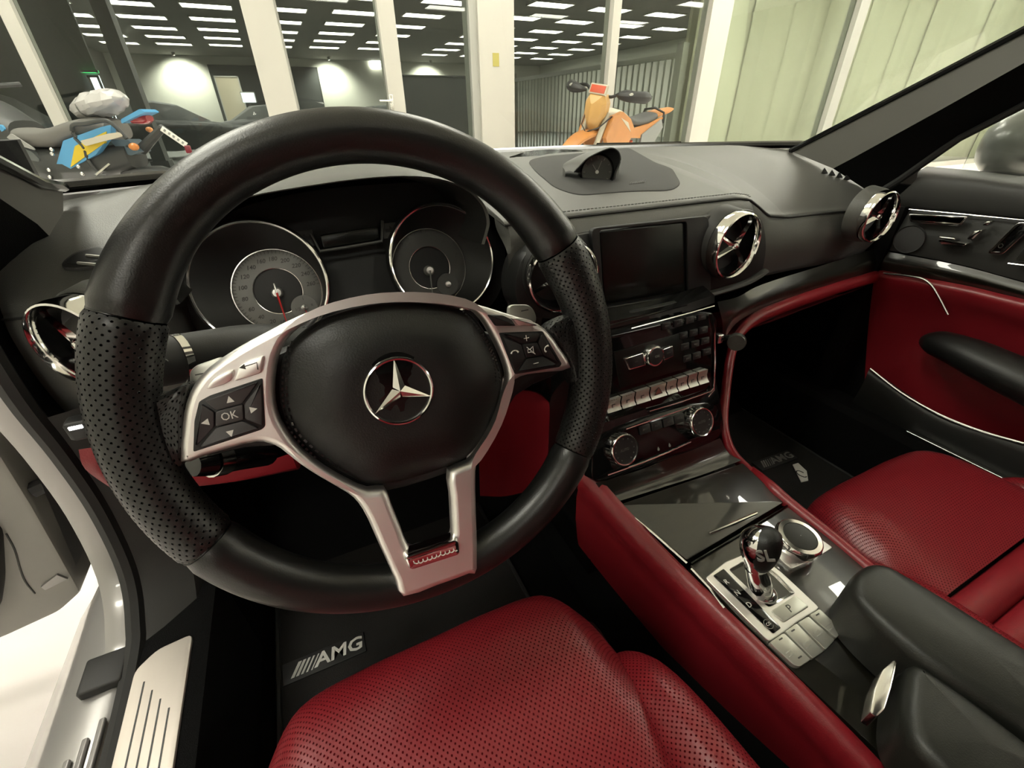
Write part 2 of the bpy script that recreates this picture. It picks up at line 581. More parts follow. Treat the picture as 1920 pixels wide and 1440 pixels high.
# railing that runs away from the front at the right, every bar a part
fx = 4.56
fe = thing('railing', (fx, 6.8, 0), 'pale metal railing with upright bars behind the orange dirt bike', 'railing')
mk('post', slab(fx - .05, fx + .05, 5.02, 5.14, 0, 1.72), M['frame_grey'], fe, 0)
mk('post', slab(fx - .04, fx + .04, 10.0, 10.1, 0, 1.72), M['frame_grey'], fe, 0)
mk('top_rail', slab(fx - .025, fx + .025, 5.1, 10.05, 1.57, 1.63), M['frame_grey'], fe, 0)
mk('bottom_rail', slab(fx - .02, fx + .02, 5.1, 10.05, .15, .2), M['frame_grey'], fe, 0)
bar = None
for k in range(36):
    y = 5.24 + .133 * k
    if bar is None:
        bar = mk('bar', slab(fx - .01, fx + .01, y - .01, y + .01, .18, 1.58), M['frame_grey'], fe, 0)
        by = y
    else:
        c = bar.copy()
        COL.objects.link(c)
        c.parent = fe
        c.location = (0, y - by, 0)

# things standing in the hall
def flat(name, px0, py0, px1, py1, y, m, label, cat, th=.05, post=False):
    a, b = at(px0, py0, y=y), at(px1, py1 or py0, y=y)
    if py1 is None:
        b[2] = 0
    fr = MB()
    x0, x1, z0, z1 = a[0], b[0], b[2], a[2]
    o = thing(name, ((x0 + x1) / 2, y, z0), label, cat)
    mk('panel', slab(x0, x1, y - th / 2, y + th / 2, z0, z1), M[m], o, 0)
    for q in ((x0, x0 + .04, z0, z1), (x1 - .04, x1, z0, z1), (x0, x1, z1 - .04, z1)):
        fr.box(((q[0] + q[1]) / 2, y - th / 2 - .01, (q[2] + q[3]) / 2), (q[1] - q[0], .03, q[3] - q[2]))
    if post:
        mk('stand', slab((x0 + x1) / 2 - .03, (x0 + x1) / 2 + .03, y - .02, y + .02, 0, z0), M['dark'], o, 0)
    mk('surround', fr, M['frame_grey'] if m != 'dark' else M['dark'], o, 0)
    return o
flat('doorway', 388, 121, 486, None, YH - .06, 'dark', 'dark wide doorway in the far hall wall left of the broad post', 'doorway')
flat('doorway', 545, 125, 594, None, YH - .06, 'dark', 'dark narrow doorway in the far hall wall right of the broad post', 'doorway')
flat('display_panel', 400, 142, 446, None, YH - 4, 'tan', 'tan display panel standing in front of the dark doorway', 'panel')
flat('lit_board', 449, 172, 482, 192, YH - 4.4, 'lit_white', 'small bright lit board beside the tan panel', 'board', post=True)
flat('notice_board', 693, 108, 716, 127, YH - .1, 'lamp_far', 'small pale lit notice on the far hall wall', 'notice')
flat('exit_sign', 150, 131, 186, 137, 13.16, 'green_sign', 'green lit exit sign above the bright doorway at the left', 'sign')
flat('lit_doorway', 163, 141, 185, None, 13.17, 'lit_white', 'bright white lit doorway pane at the left', 'doorway')
flat('partition', 752, 140, 893, None, 17, 'dark', 'dark green glass partition in the hall right of the slim post', 'partition')
for (pa, pb, lab) in ((212, 240, 'dark square column in the hall left of the wall lamp glow'),):
    a, b = at(pa, 100, y=14), at(pb, 100, y=14)
    o = thing('column', (a[0], 14, 0), lab, 'column')
    mk('shaft', slab(a[0], b[0], 13.7, 14.2, 0, CEIL_Z), M['column'], o, 0)
    mk('base', slab(a[0] - .05, b[0] + .05, 13.65, 14.25, 0, .15), M['column'], o, 0)
# wall washers on the far wall
for k, px in enumerate((328, 612, 800)):
    q = at(px, 100, y=YH - .5)
    t = thing('wall_washer', (q[0], YH - 1.1, CEIL_Z - .02), ['wall washer lamp above the far hall wall left of the broad post', 'wall washer lamp above the far hall wall right of the broad post', 'wall washer lamp above the partition'][k], 'lamp')
    mk('housing', MB().lathe(Fr((q[0], YH - 1.1, CEIL_Z - .12), (1, 0, 0), (0, 1, 0)), [(.001, .12), (.07, .12), (.08, 0), (.06, 0), (.05, .04), (.001, .05)], 20), M['frame'], t)
    L = bpy.data.lights.new('wall_washer_light', 'SPOT')
    L.energy = 190
    L.spot_size = math.radians(115)
    L.spot_blend = .8
    L.shadow_soft_size = .05
    L.color = (1, .97, .85)
    lo = bpy.data.objects.new('wall_washer_light', L)
    COL.objects.link(lo)
    lo.parent = t
    lo.location = (0, 0, -.12)
    lo.rotation_euler = (math.radians(38), 0, 0)

# cars parked in the hall
def parked_car(x, y, yaw, s, label, col):
    fr = Fr((x, y, 0), (math.cos(yaw), math.sin(yaw), 0), (-math.sin(yaw), math.cos(yaw), 0))
    t = thing('parked_car', (x, y, 0), label, 'car', 'cars parked in the hall')
    side = [(-2.2, .35), (-2.25, .6), (-2.15, .85), (-1.5, .95), (-.2, .97), (1., .93), (1.9, .82), (2.2, .6), (2.15, .3), (0, .22)]
    rows = []
    for v, k, zz in ((-.88, .96, .55), (-.9, 1., .8), (-.8, 1., 1.), (0, 1.01, 1.03), (.8, 1., 1.), (.9, 1., .8), (.88, .96, .55)):
        rows.append([fr.w(p[0] * k * s, v * s, (.3 + (p[1] - .3) * zz) * s) for p in side])
    mk('body', MB().grid(rows, cu=True, cap=True), mat('car_paint', col, .45, coat=.3, coat_rough=.3), t, 50)
    roof = [(-1.7, .93), (-1.0, 1.35), (-.1, 1.42), (.45, 1.32), (1.15, .93)]
    rows = []
    for v, k in ((-.75, .0), (-.62, .9), (-.5, 1.), (.5, 1.), (.62, .9), (.75, .0)):
        rows.append([fr.w(p[0] * s, v * s, (.93 + (p[1] - .93) * k) * s) for p in roof])
    mk('cabin', MB().grid(rows), M['dark'], t, 50)
    for a in (-1.35, 1.35):
        for b in (-.85, .85):
            w = Fr(fr.w(a * s, b * s, .33 * s), fr.x, (0, 0, 1))
            mk('wheel', MB().lathe(w, [(.01, -.1), (.2, -.12), (.31, -.11), (.33, 0), (.31, .11), (.2, .12), (.01, .1)], 20, cap=True), M['rubber'], t)
for c in ((-3.2, 17., .3, 1., 'dark parked car in the hall below the wall lamp glow', (.02, .022, .022)),
          (.1, 20.5, .15, 1., 'dark parked car in the hall between doorways', (.03, .03, .032)),
          (4.6, 22.5, .1, 1., 'dark blue parked car in the hall left of the slim post', (.01, .014, .03)),
          (-4.6, 10., 1.2, 1., 'dark teal parked car in the hall behind the leftmost post', (.02, .05, .06))):
    parked_car(*c)

# ================================================================== the car: shell
XC = .033                                     # middle of the car
def interp(x, xs, ys):
    return float(np.interp(x, xs, ys))
def surf(ctrl, nu=5, nv=5):
    """smooth patch through a grid of control points"""
    rows = [cr(r, nu) for r in ctrl]
    cols = [cr([r[j] for r in rows], nv) for j in range(len(rows[0]))]
    return MB().grid([[cols[j][i] for j in range(len(cols))] for i in range(len(cols[0]))])
car = thing('sports_car', (XC, 0, 0), 'grey two seat car body with its pillars, door opening and windscreen', 'car')
mk('floor_pan', slab(-.74, .80, -.95, .78, .16, .2), M['carpet'], car, 0)
mk('firewall', surf([[(x, y, z) for y, z in ((.35, .2), (.62, .32), (.74, .5), (.74, .84))] for x in (-.74, -.3, .3, .80)], 3, 1), M['carpet'], car)
mk('rear_bulkhead', slab(-.78, .84, -.98, -.93, .2, 1.0), M['black_leather'], car, 0)
# windscreen: base curve to header curve
def base_y(x):
    return .68 - .2 * ((x - XC) / .7) ** 2
HY, HZ = -.2, 1.235
wrows = []
for t in np.linspace(0, 1, 9):
    r = []
    for s in np.linspace(-1, 1, 17):
        x0 = XC + .72 * s
        p0 = np.array([x0, base_y(x0) + .01, .902 - .0 * s * s])
        p1 = np.array([XC + .56 * s, HY + .03 - .08 * s * s, HZ - .03 * s * s])
        p = p0 * (1 - t) + p1 * t + np.array([0, .02, .03]) * math.sin(math.pi * t)
        r.append(p)
    wrows.append(r)
mk('windscreen', MB().grid(wrows), M['wind_glass'], car)
mk('windscreen_seal', MB().tube([wrows[0][k] + np.array([0, .008, -.002]) for k in range(17)], .009, 8), M['gloss'], car)
# roof and its header: this is what keeps the footwells dark
rr = []
for y, z, wd in ((HY - .0, HZ + .01, .56), (HY - .3, HZ + .055, .57), (HY - .6, HZ + .04, .56), (HY - .85, HZ - .1, .54), (-1.3, 1.0, .6)):
    rr.append([(XC + wd * s, y - .08 * s * s, z - .06 * s * s) for s in np.linspace(-1, 1, 9)])
mb = MB().grid(rr)
mb2 = MB().grid([[(p[0], p[1], p[2] - .03) for p in r] for r in rr])
mb.add(mb2.v, mb2.f)
mk('roof', mb, M['soft_black'], car)
mk('header_rail', MB().tube([(XC + .56 * s, HY - .02 - .08 * s * s, HZ - .01 - .03 * s * s) for s in np.linspace(-1, 1, 9)], .03, 10, flat=.7), M['soft_black'], car)
# bonnet and the cowl ahead of the windscreen
rows = []
for y, z in ((.66, .885), (.74, .895), (.85, .893), (1.2, .855), (1.7, .76), (1.95, .62), (2.0, .4)):
    rows.append([(XC + s * .8, y - .2 * s * s, z - .05 * abs(s) ** 3) for s in np.linspace(-1, 1, 13)])
mk('bonnet', MB().grid(rows), M['paint'], car)
for s in (-1, 1):
    rows = []
    for y in np.linspace(.55, 1.75, 9):
        rows.append([(XC + s * (.8 + k * .12), y - .1 * k, .83 - .5 * k ** 2 - .1 * max(0, y - 1)) for k in np.linspace(0, 1, 6)])
    mk('front_wing', MB().grid(rows), M['paint'], car)
mk('wiper_arm', MB().tube([at(1120, 272, y=.8), at(1190, 271, y=.8), at(1275, 269, y=.78)], .006, 6), M['gloss'], car)

# A pillars: edge towards the glass, ridge, edge towards the door window
def pillar(E1, E2, E3):
    rows = []
    for k in range(len(E1)):
        a, b, c = (np.asarray(q) for q in (E1[k], E2[k], E3[k]))
        mid = (a + b) / 2 + .012 * nrm(np.cross(b - a, E1[-1] - E1[0])) * 0
        rows.append((a, mid, b, c))
    face = MB().grid([cr([r[0], r[1], r[2]], 4) for r in rows])
    side = MB().grid([cr([r[2], (r[2] * .5 + r[3] * .5), r[3]], 3) for r in rows])
    edge = [r[0] for r in rows]
    low = [r[3] for r in rows]
    return face, side, edge, low
E1 = [at(1482, 283, x=.69), at(1560, 243, x=.685), at(1740, 150, x=.67), at(1920, 56, x=.65)]
E2 = [at(1562, 316, x=.675), at(1600, 296, x=.67), at(1760, 208, x=.655), at(1920, 118, x=.64)]
E3 = [at(1640, 366, x=.72), at(1690, 335, x=.72), at(1800, 258, x=.715), at(1920, 196, x=.70)]
for E in (E1, E2, E3):                        # run on to the roof
    q = E[-1] + (E[-1] - E[-2]) * 3.2
    q[0] = E[-1][0] - .1
    E.append(q)
f, s_, e, lo = pillar(E1, E2, E3)
M['pillar'] = mat('pillar_trim', (.08, .078, .07), .6, bump=.1, bscale=1500)
mk('pillar_trim', f, M['pillar'], car)
mk('pillar_seal', s_, M['carpet'], car)
mk('pillar_edge', MB().tube(e, .006, 8), M['gloss'], car)
mk('door_seal', MB().tube(lo, .007, 8), M['rubber'], car)
L1 = [at(118, 350, x=-.665), at(75, 343, x=-.66), at(0, 305, x=-.65), at(-260, 175, x=-.62)]
L2 = [at(120, 470, x=-.672), at(70, 420, x=-.67), at(0, 372, x=-.66), at(-280, 205, x=-.63)]
L3 = [at(100, 575, x=-.728), at(40, 560, x=-.732), at(-40, 530, x=-.73), at(-300, 420, x=-.71)]
for E in (L1, L2, L3):
    q = E[-1] + (E[-1] - E[-2]) * 1.6
    q[0] = E[-1][0] + .1
    E.append(q)
f, s_, e, lo = pillar(L1, L2, L3)
mk('pillar_trim', flip(f), M['pillar'], car)
mk('pillar_seal', s_, M['carpet'], car)
mk('pillar_edge', MB().tube(e, .006, 8), M['gloss'], car)
mk('door_seal', MB().tube(lo, .007, 8), M['rubber'], car)

# driver's door opening: weather strip, painted flange, kick panel, sill
jy = [(.33, .90), (.30, .82), (.287, .724), (.292, .64), (.288, .55), (.262, .46), (.215, .412), (.15, .392), (-.1, .385), (-.5, .385), (-.9, .385)]
jy = [q[:2] for q in cr([(a, b, 0) for a, b in jy], 5)]
def jamb(off_in, off_out, x0, x1, dx=.0):
    """a band that follows the door opening; off = distance outwards in the y-z plane"""
    rows = []
    for k in range(len(jy)):
        a = np.array(jy[max(k - 1, 0)]); b = np.array(jy[min(k + 1, len(jy) - 1)])
        t = (b - a) / np.linalg.norm(b - a)
        n = np.array([-t[1], t[0]])           # away from the opening, towards the car's front and floor
        rows.append((np.array(jy[k]), n))
    return rows
J = jamb(0, 0, 0, 0)
mk('weather_strip', MB().tube([(-.728, q[0] + .0 * n[0], q[1]) for q, n in J], .011, 8, up=(1, 0, 0)), M['rubber'], car)
rows = [[(-.735, *(q + n * .004)), (-.75, *(q + n * .0)), (-.762, *(q + n * .004)), (-.766, *(q + n * .02)), (-.764, *(q + n * .05))] for q, n in J]
mk('door_flange', flip(MB().grid(rows)), M['paint'], car)
rows = [[(-.725, *(q - n * .002)), (-.70, *(q + n * .004)), (-.665, *(q + n * .02)), (-.65, *(q + n * .055)), (-.648, *(q + n * .075))] for q, n in J if q[1] < .69 and (q[1] > .43 or q[0] > .18)]
mk('kick_panel', flip(MB().grid(rows)), M['soft_black'], car)
# sill: outer painted ledge with ridges, black gap, steel tread plate
rows = [[(x, y, z) for y in (.36, -.1, -.5, -.95)] for x, z in ((-.735, .386), (-.745, .392), (-.795, .386), (-.81, .375), (-.84, .335), (-.87, .30), (-.875, .2))]
mk('outer_sill', MB().grid(rows), M['paint'], car)
for k in range(4):
    x = -.744 - .012 * k
    mk('sill_ridge', MB().box((x, -.42, .3945 - .0008 * k), (.006, 1.06 - .03 * k, .005), b=.002), M['paint'], car)
a, b = at(205, 1240, z=.392), at(190, 1300, z=.392)
mk('sill_block', MB().box((-.7545, .168, .396), (.044, .045, .014), b=.004), M['rubber'], car)
mk('inner_sill', MB().grid([[(x, y, z) for y in (.26, .0, -.5, -.95)] for x, z in ((-.728, .392), (-.72, .398), (-.66, .398), (-.645, .392), (-.64, .36), (-.638, .2))]), M['carpet'], car)
pl = [(-.72, -.9), (-.662, -.9), (-.662, .172), (-.70, .168), (-.72, .15)]
zf = Fr((0, 0, .398), (1, 0, 0), (0, 1, 0))
tp = mk('tread_plate', MB().prism(zf, roundpoly(pl, .008, 3), 0, .004, .0012), M['steel'], car)
for k in range(4):
    mk('groove', MB().box((-.7065 + .0105 * k, -.41, .4022), (.0016, 1.08 - .03 * k, .0006)), M['armrest'], tp, 0)
# hinge cavity ahead of the opening
mk('hinge_pillar', slab(-.96, -.745, .60, .66, .12, .95), M['black'], car, 0)
mk('kick_side', slab(-.75, -.735, .30, .62, .2, .95), M['carpet'], car, 0)
mk('kick_side', slab(.80, .82, -.1, .78, .2, .83), M['carpet'], car, 0)
mk('kick_side', slab(.715, .80, .22, .26, .2, .80), M['carpet'], car, 0)
# the driver's door, swung wide open
door = thing('driver_door', (-1.4, .55, .19), 'grey painted end of the open driver door at the far left', 'car door')
DF = Fr((0, .5, 0), (1, 0, 0), (0, 0, 1))     # its inner face
pts = [DF.px(152, 1112), DF.px(58, 945), DF.px(0, 852)]
poly = [(-2.0, .20), (-1.15, .17), DF.px(8, 1196), DF.px(112, 1148), pts[0], pts[1], pts[2], (-.905, .80), (-2.0, .84)]
mk('shell', MB().prism(DF, roundpoly(poly, .012, 3), -.09, 0, .008), M['paint_dull'], door)
trim = [DF.px(6, 985), DF.px(11, 1080), DF.px(2, 1140), (-1.3, .2), (-1.95, .24), (-1.95, .8), (-1.06, .8)]
mk('door_lining', MB().prism(DF, roundpoly(trim, .02, 3), 0, .03, .012), M['black_leather'], door)
sl = [DF.w(*DF.px(a, b), .001) for a, b in ((12, 1000), (28, 1030), (38, 1065), (48, 1090), (66, 1112))]
mk('seam_line', MB().tube(cr(sl, 4), .0012, 6), M['dark_print'], door)
bk = [DF.px(78, 1098), DF.px(108, 1075), DF.px(128, 1083), DF.px(86, 1104)]
mk('rubber_stop', MB().prism(DF, bk, 0, .004, .001), M['paint'], door)
cav = mk('hinge', MB().box((-.84, .585, .47), (.07, .03, .10), b=.006), M['rubber'], door)
mk('hinge_arm', MB().tube([(-.84, .57, .47), (-.87, .53, .46), (-.91, .52, .455)], .014, 8), M['black'], cav)
mk('hinge_pin', MB().tube([(-.865, .545, .42), (-.865, .545, .51)], .008, 8), M['chrome_soft'], cav)
mk('check_strap', MB().tube([(-.83, .56, .40), (-.90, .535, .39)], .007, 8), M['chrome_soft'], cav)


# ================================================================== dashboard
dash = thing('dashboard', (XC, .4, .6), 'black leather dashboard with stitched seams and red lower edge', 'dashboard')
# top pad: from the windscreen to the stitched seam
fx_ = [-.73, -.66, -.60, -.565, -.56, -.17, -.165, -.12, .2, .25, .285, .32, .36, .42, .5, .62, .70, .74]
fy_ = [.335, .285, .262, .268, .42, .42, .26, .25, .25, .25, .252, .258, .262, .265, .265, .262, .262, .27]
fz_ = [.79, .802, .812, .818, .868, .868, .845, .848, .848, .848, .843, .828, .808, .80, .798, .795, .793, .785]
def front(x):
    return interp(x, fx_, fy_), interp(x, fx_, fz_)
xs = sorted(v for v in set([round(v, 4) for v in np.linspace(-.72, .74, 60)] + fx_) if v > -.725)
rows = []
for x in xs:
    y0, z0 = front(x)
    yb = base_y(x)
    e = max(0, (abs(x - XC) - .55) / .2)
    zb = .902 - .02 * e
    P = [(yb, zb)]
    for t in (.2, .4, .6, .78, .9, .96):
        y = yb + (y0 - yb) * t
        full = z0 + (zb - z0) * (1 - t)
        crown = .008 * math.sin(math.pi * t) * (1 - .5 * e) + (.022 * t ** 2 * (1 - t) * 4 if z0 < .83 else .004 * t)
        P.append((y, full + crown))
    P += [(y0 + .004, z0 + .004), (y0, z0)]
    rows.append([(x, a, b) for a, b in cr(P, 3)])
TOP = flip(MB().grid(rows))
mk('top_pad', TOP, M['dash'], dash)
from mathutils.bvhtree import BVHTree
TOPB = BVHTree.FromPolygons([Vector(p) for p in TOP.v], TOP.f)
def on_top(px, py, h=0.):
    q = ray(px, py)
    hit = TOPB.ray_cast(Vector(CAM), Vector(nrm(q)))
    p = np.array(hit[0])
    return p + np.array([0, 0, h])
# closed core of the middle stack
SF = Fr((-.105, 0, 0), (0, 1, 0), (0, 0, 1))
core = [(.205, .70), (.165, .685), (.135, .625), (.105, .57), (.085, .53), (.075, .47), (.075, .3), (.72, .3), (.72, .84), (.27, .84), (.25, .75)]
mk('stack_core', MB().prism(SF, core, 0, .252, .002), M['gloss'], dash)
# seam: welt and stitches
def welt(pts, m='soft_black', r=.0022, name='seam'):
    return mk(name, MB().tube(pts, r, 6), M[m], dash)
sx = np.linspace(-.165, .70, 60)
welt([(x, front(x)[0] - .001, front(x)[1] + .001) for x in sx])
st = MB()
for x in np.arange(-.155, .30, .0065):
    y, z = front(x)
    st.tube([(x, y + .006, z + .0075), (x + .0042, y + .006, z + .0075)], .0007, 5)
o = mk('stitching', st, M['dash'], dash)
o['kind'] = 'stuff'
sx = np.linspace(-.72, -.57, 12)
welt([(x, front(x)[0] - .001, front(x)[1] + .001) for x in sx], r=.0015)

# face pads left, between cluster and middle, and in front of the passenger
def face(x0, x1, prof, n=14, name='face_pad', m='dash'):
    rows = []
    for x in np.linspace(x0, x1, n):
        y0, z0 = front(x)
        rows.append([(x, y, z) for y, z in cr(prof(x, y0, z0), 4)])
    return mk(name, flip(MB().grid(rows)), M[m], dash)
face(-.72, -.548, lambda x, y, z: [(y, z), (y - .006, z - .02), (y - .008, z - .07), (y + .004, z - .13), (y + .03, z - .2), (y + .10, z - .26)])
face(-.166, -.10, lambda x, y, z: [(y, z), (y - .008, z - .015), (.25, .81), (.25, .77), (.255, .72), (.27, .66), (.30, .6)], m='dash')
face(.275, .745, lambda x, y, z: [(y, z), (y - .008, z - .012), (y - .018, .76), (y - .016, .73), (y - .002, .70), (y + .012, .685)], 24, m='dash')
face(-.11, .285, lambda x, y, z: [(y, z), (y - .007, z - .005), (y - .016, z - .016), (y - .021, z - .03), (y - .021, z - .05)], name='brow', m='dash')
face(-.56, -.19, lambda x, y, z: [(.335, .735), (.32, .72), (.31, .68), (.33, .62), (.36, .58)], m='soft_black')
# dark glossy trim strip below the passenger pad and the red padded edge under it
def strip(pts_top, pts_bot, name, m, bulge=.006, n=5):
    rows = []
    for a, b in zip(pts_top, pts_bot):
        a, b = np.asarray(a), np.asarray(b)
        mid = (a + b) / 2 + np.array([0, -bulge, 0])
        rows.append(cr([a, mid, b], 4))
    cols = list(zip(*rows))
    return mk(name, MB().grid([cr(list(c), n) for c in cols]), M[m], dash)
TP = [at(1345, 566, y=.19), at(1385, 556, y=.225), at(1430, 533, y=.24), at(1540, 498, y=.247), at(1665, 458, y=.245), at(1690, 450, y=.245)]
BT = [at(1354, 640, y=.165), at(1388, 600, y=.205), at(1450, 571, y=.222), at(1550, 536, y=.228), at(1652, 507, y=.226), at(1685, 497, y=.226)]
strip(TP, BT, 'wood_strip', 'wood')
red_path = [at(1690, 505, y=.225), at(1650, 516, y=.222), at(1550, 546, y=.224), at(1450, 582, y=.216), at(1408, 604, y=.205), at(1383, 632, y=.188), at(1370, 668, y=.17), at(1360, 740, y=.132), at(1357, 800, y=.092), at(1372, 848, y=.06), at(1405, 884, y=.033)]
mk('red_edge', MB().tube(cr(red_path, 6), list(np.interp(np.linspace(0, 1, 61), [0, .35, .5, 1.], [.012, .0115, .008, .0075])), 12, flat=1.1), M['red'], dash)
# glovebox front: red leather falling away into the dark
GB = [at(1400, 615, y=.215), at(1470, 592, y=.225), at(1560, 558, y=.232), at(1655, 525, y=.23), at(1690, 515, y=.23)]
G2 = [p + np.array([0, .03, -.028]) for p in GB]
G3 = [p + np.array([0, .12, -.085]) for p in GB]
G4 = [p + np.array([0, .3, -.15]) for p in GB]
gl = mk('glovebox', surf([GB, G2, G3, G4], 4, 4), M['red'], dash)
mk('glovebox_catch', MB().box(at(1440, 597, y=.212), (.03, .006, .005), b=.002), M['chrome_soft'], gl)
# driver's knee panels, red
K1 = [(-.61, .235, .63), (-.52, .245, .615), (-.44, .25, .60)]
KP = [at(300, 905, y=.24), at(345, 893, y=.245), at(440, 884, y=.25), at(545, 850, y=.26)]
KQ = [at(300, 925, y=.245), at(350, 915, y=.25), at(450, 902, y=.255), at(560, 880, y=.265)]
K3 = [p + np.array([0, .1, -.05]) for p in KQ]
mk('knee_panel', surf([KP, KQ, K3], 4, 4), M['red'], dash)
a = [at(147, 843, y=.235), at(180, 838, y=.235), at(200, 836, y=.235), at(260, 850, y=.24)]
b = [at(160, 880, y=.23), at(190, 885, y=.23), at(225, 890, y=.235), at(260, 900, y=.24)]
c = [at(215, 920, y=.235), at(232, 930, y=.237), at(245, 935, y=.238), at(270, 940, y=.24)]
mk('knee_corner', surf([a, b, c], 4, 4), M['red'], dash)
p = at(154, 800, y=.232)
lsw = mk('lamp_switch', MB().box(p, (.022, .02, .022), b=.005), M['black'], dash)
mk('lamp_switch_light', MB().box(p + np.array([0, -.0105, .006]), (.011, .002, .0035)), M['led'], lsw, 0)
# red panel on the left flank of the middle stack, seen under the wheel's right spoke
a = [at(930, 718, y=.25), at(965, 728, y=.245), at(1005, 735, y=.24), at(1025, 745, y=.235)]
b = [at(925, 770, y=.25), at(965, 775, y=.245), at(1030, 775, y=.225), at(1056, 788, y=.21)]
c = [at(900, 850, y=.27), at(960, 860, y=.26), at(1020, 850, y=.23), at(1045, 838, y=.21)]
e = [at(900, 930, y=.3), at(950, 930, y=.28), at(1000, 915, y=.25), at(1035, 880, y=.22)]
mk('knee_panel', surf([a, b, c, e], 4, 4), M['red'], dash)
a = [at(935, 715, y=.24), at(985, 690, y=.235), at(1040, 675, y=.225), at(1075, 680, y=.2)]
b = [at(945, 728, y=.243), at(985, 725, y=.235), at(1045, 720, y=.22), at(1080, 735, y=.19)]
c = [at(965, 732, y=.247), at(1010, 738, y=.24), at(1045, 770, y=.215), at(1085, 800, y=.18)]
mk('knee_trim', surf([a, b, c], 4, 4), M['gloss'], dash)

# instrument hood
LIP = [(-.553, .80), (-.556, .82), (-.54, .855), (-.515, .880), (-.47, .899), (-.404, .9075), (-.322, .9125), (-.26, .909), (-.213, .894), (-.19, .873), (-.183, .852), (-.186, .838), (-.192, .822)]
def arch(y, k, cz, dz=0., kx=1.):
    return [(-.37 + (x + .37) * k * kx, y, cz + (z - cz) * k + dz) for x, z in LIP]
rows = [cr(r, 4) for r in (arch(.272, .985, .8), arch(.268, 1., .8), arch(.275, 1.012, .8), arch(.33, 1.01, .8), arch(.42, 1., .8, .0), arch(.52, 1.0, .8, -.005), arch(.62, 1.0, .8, -.012))]
mk('hood', MB().grid(rows), M['dash'], dash)
rows = [cr(r, 4) for r in (arch(.272, .985, .8), arch(.30, .96, .8), arch(.36, .93, .8), arch(.39, .9, .8))]
mk('hood_lining', flip(MB().grid(rows)), M['soft_black'], dash)
# raised speaker field and the defroster slot on the top pad
def pad_z(x, y):
    y0, z0 = front(x)
    yb = base_y(x)
    t = min(1, max(0, (yb - y) / (yb - y0)))
    return z0 + (.902 - z0) * (1 - t) + .008 * math.sin(math.pi * t) + .004 * t
def on_pad(px, py, h=0.):
    z = .87
    for _ in range(12):
        q = at(px, py, z=z)
        z = pad_z(q[0], q[1]) + h
    return at(px, py, z=z)
fld = [on_pad(*q) for q in ((988, 328), (1003, 343), (1040, 354), (1084, 360), (1178, 351), (1262, 345), (1279, 338), (1259, 322), (1230, 307), (1178, 289), (1140, 286), (1080, 294), (1020, 310))]
fld = roundpoly(fld, .035, 4)
cxy = np.mean(fld, axis=0)
rows = []
for k, h in ((1., -.001), (.995, .0012), (.97, .002), (.8, .002), (.55, .002), (.3, .002), (.02, .002)):
    r = []
    for q in fld:
        g = cxy + (q - cxy) * k
        r.append((g[0], g[1], pad_z(g[0], g[1]) + h))
    rows.append(r)
M['speaker'] = mat('speaker_cloth', (.035, .035, .035), .75, bump=.5, bscale=2500)
mk('speaker_field', MB().grid(rows, cu=True), M['speaker'], dash)
a, b = on_pad(958, 292), on_pad(1090, 283)
rows = [[on_pad(955, 294, .003), on_pad(1000, 282, .003), on_pad(1060, 280, .003), on_pad(1093, 283, .003)], [on_pad(957, 297, .004), on_pad(1005, 292, .004), on_pad(1060, 289, .004), on_pad(1090, 286, .004)]]
mk('defroster_slot', MB().grid([cr(r, 4) for r in rows]), M['gloss'], dash)
rows = [[on_pad(570, 318, .004), on_pad(640, 308, .004), on_pad(740, 300, .004)], [on_pad(575, 323, .005), on_pad(640, 313, .005), on_pad(740, 304, .005)]]
# right demister at the foot of the pillar
dv = [(.60 + .02 * k, .40 - .02 * k) for k in range(5)]
for k in range(4):
    p = at(1545 + 14 * k, 325 + 4 * k, y=.36 - .012 * k)
    p = on_top(1545 + 14 * k, 326 + 4 * k, .001)
    mk('demister_fin', MB().prism(Fr(p, (.85, -.5, 0), (0, .3, .4)), [(-.007, 0), (.007, 0), (0, .012)], -.0015, .0015), M['black'], dash)
# left demister slot beside the pillar
dp = [on_top(*q) for q in ((125, 500), (195, 465), (195, 500))]
LF = Fr(on_top(165, 485), dp[1] - dp[0], dp[1] - dp[2])
sl = roundpoly([LF.px(112, 505), LF.px(140, 478), LF.px(195, 462), LF.px(215, 470), LF.px(200, 500), LF.px(150, 508)], .01, 3)
q = mk('demister', MB().prism(LF, sl, -.004, .004, .002), M['soft_black'], dash)
mk('demister_mouth', MB().prism(LF, inset([np.asarray(v) for v in (sl if area2(sl) > 0 else sl[::-1])], .005), .003, .0045), M['black'], q)
for t in (0., 1.):
    a, b = LF.px(146 + 16 * t, 493 - 14 * t, .005), LF.px(200 + 10 * t, 498 - 14 * t, .005)
    mk('demister_vane', MB().tube([LF.w(*a, .005), LF.w(*b, .005)], .0016, 6), M['silver_key'], q)

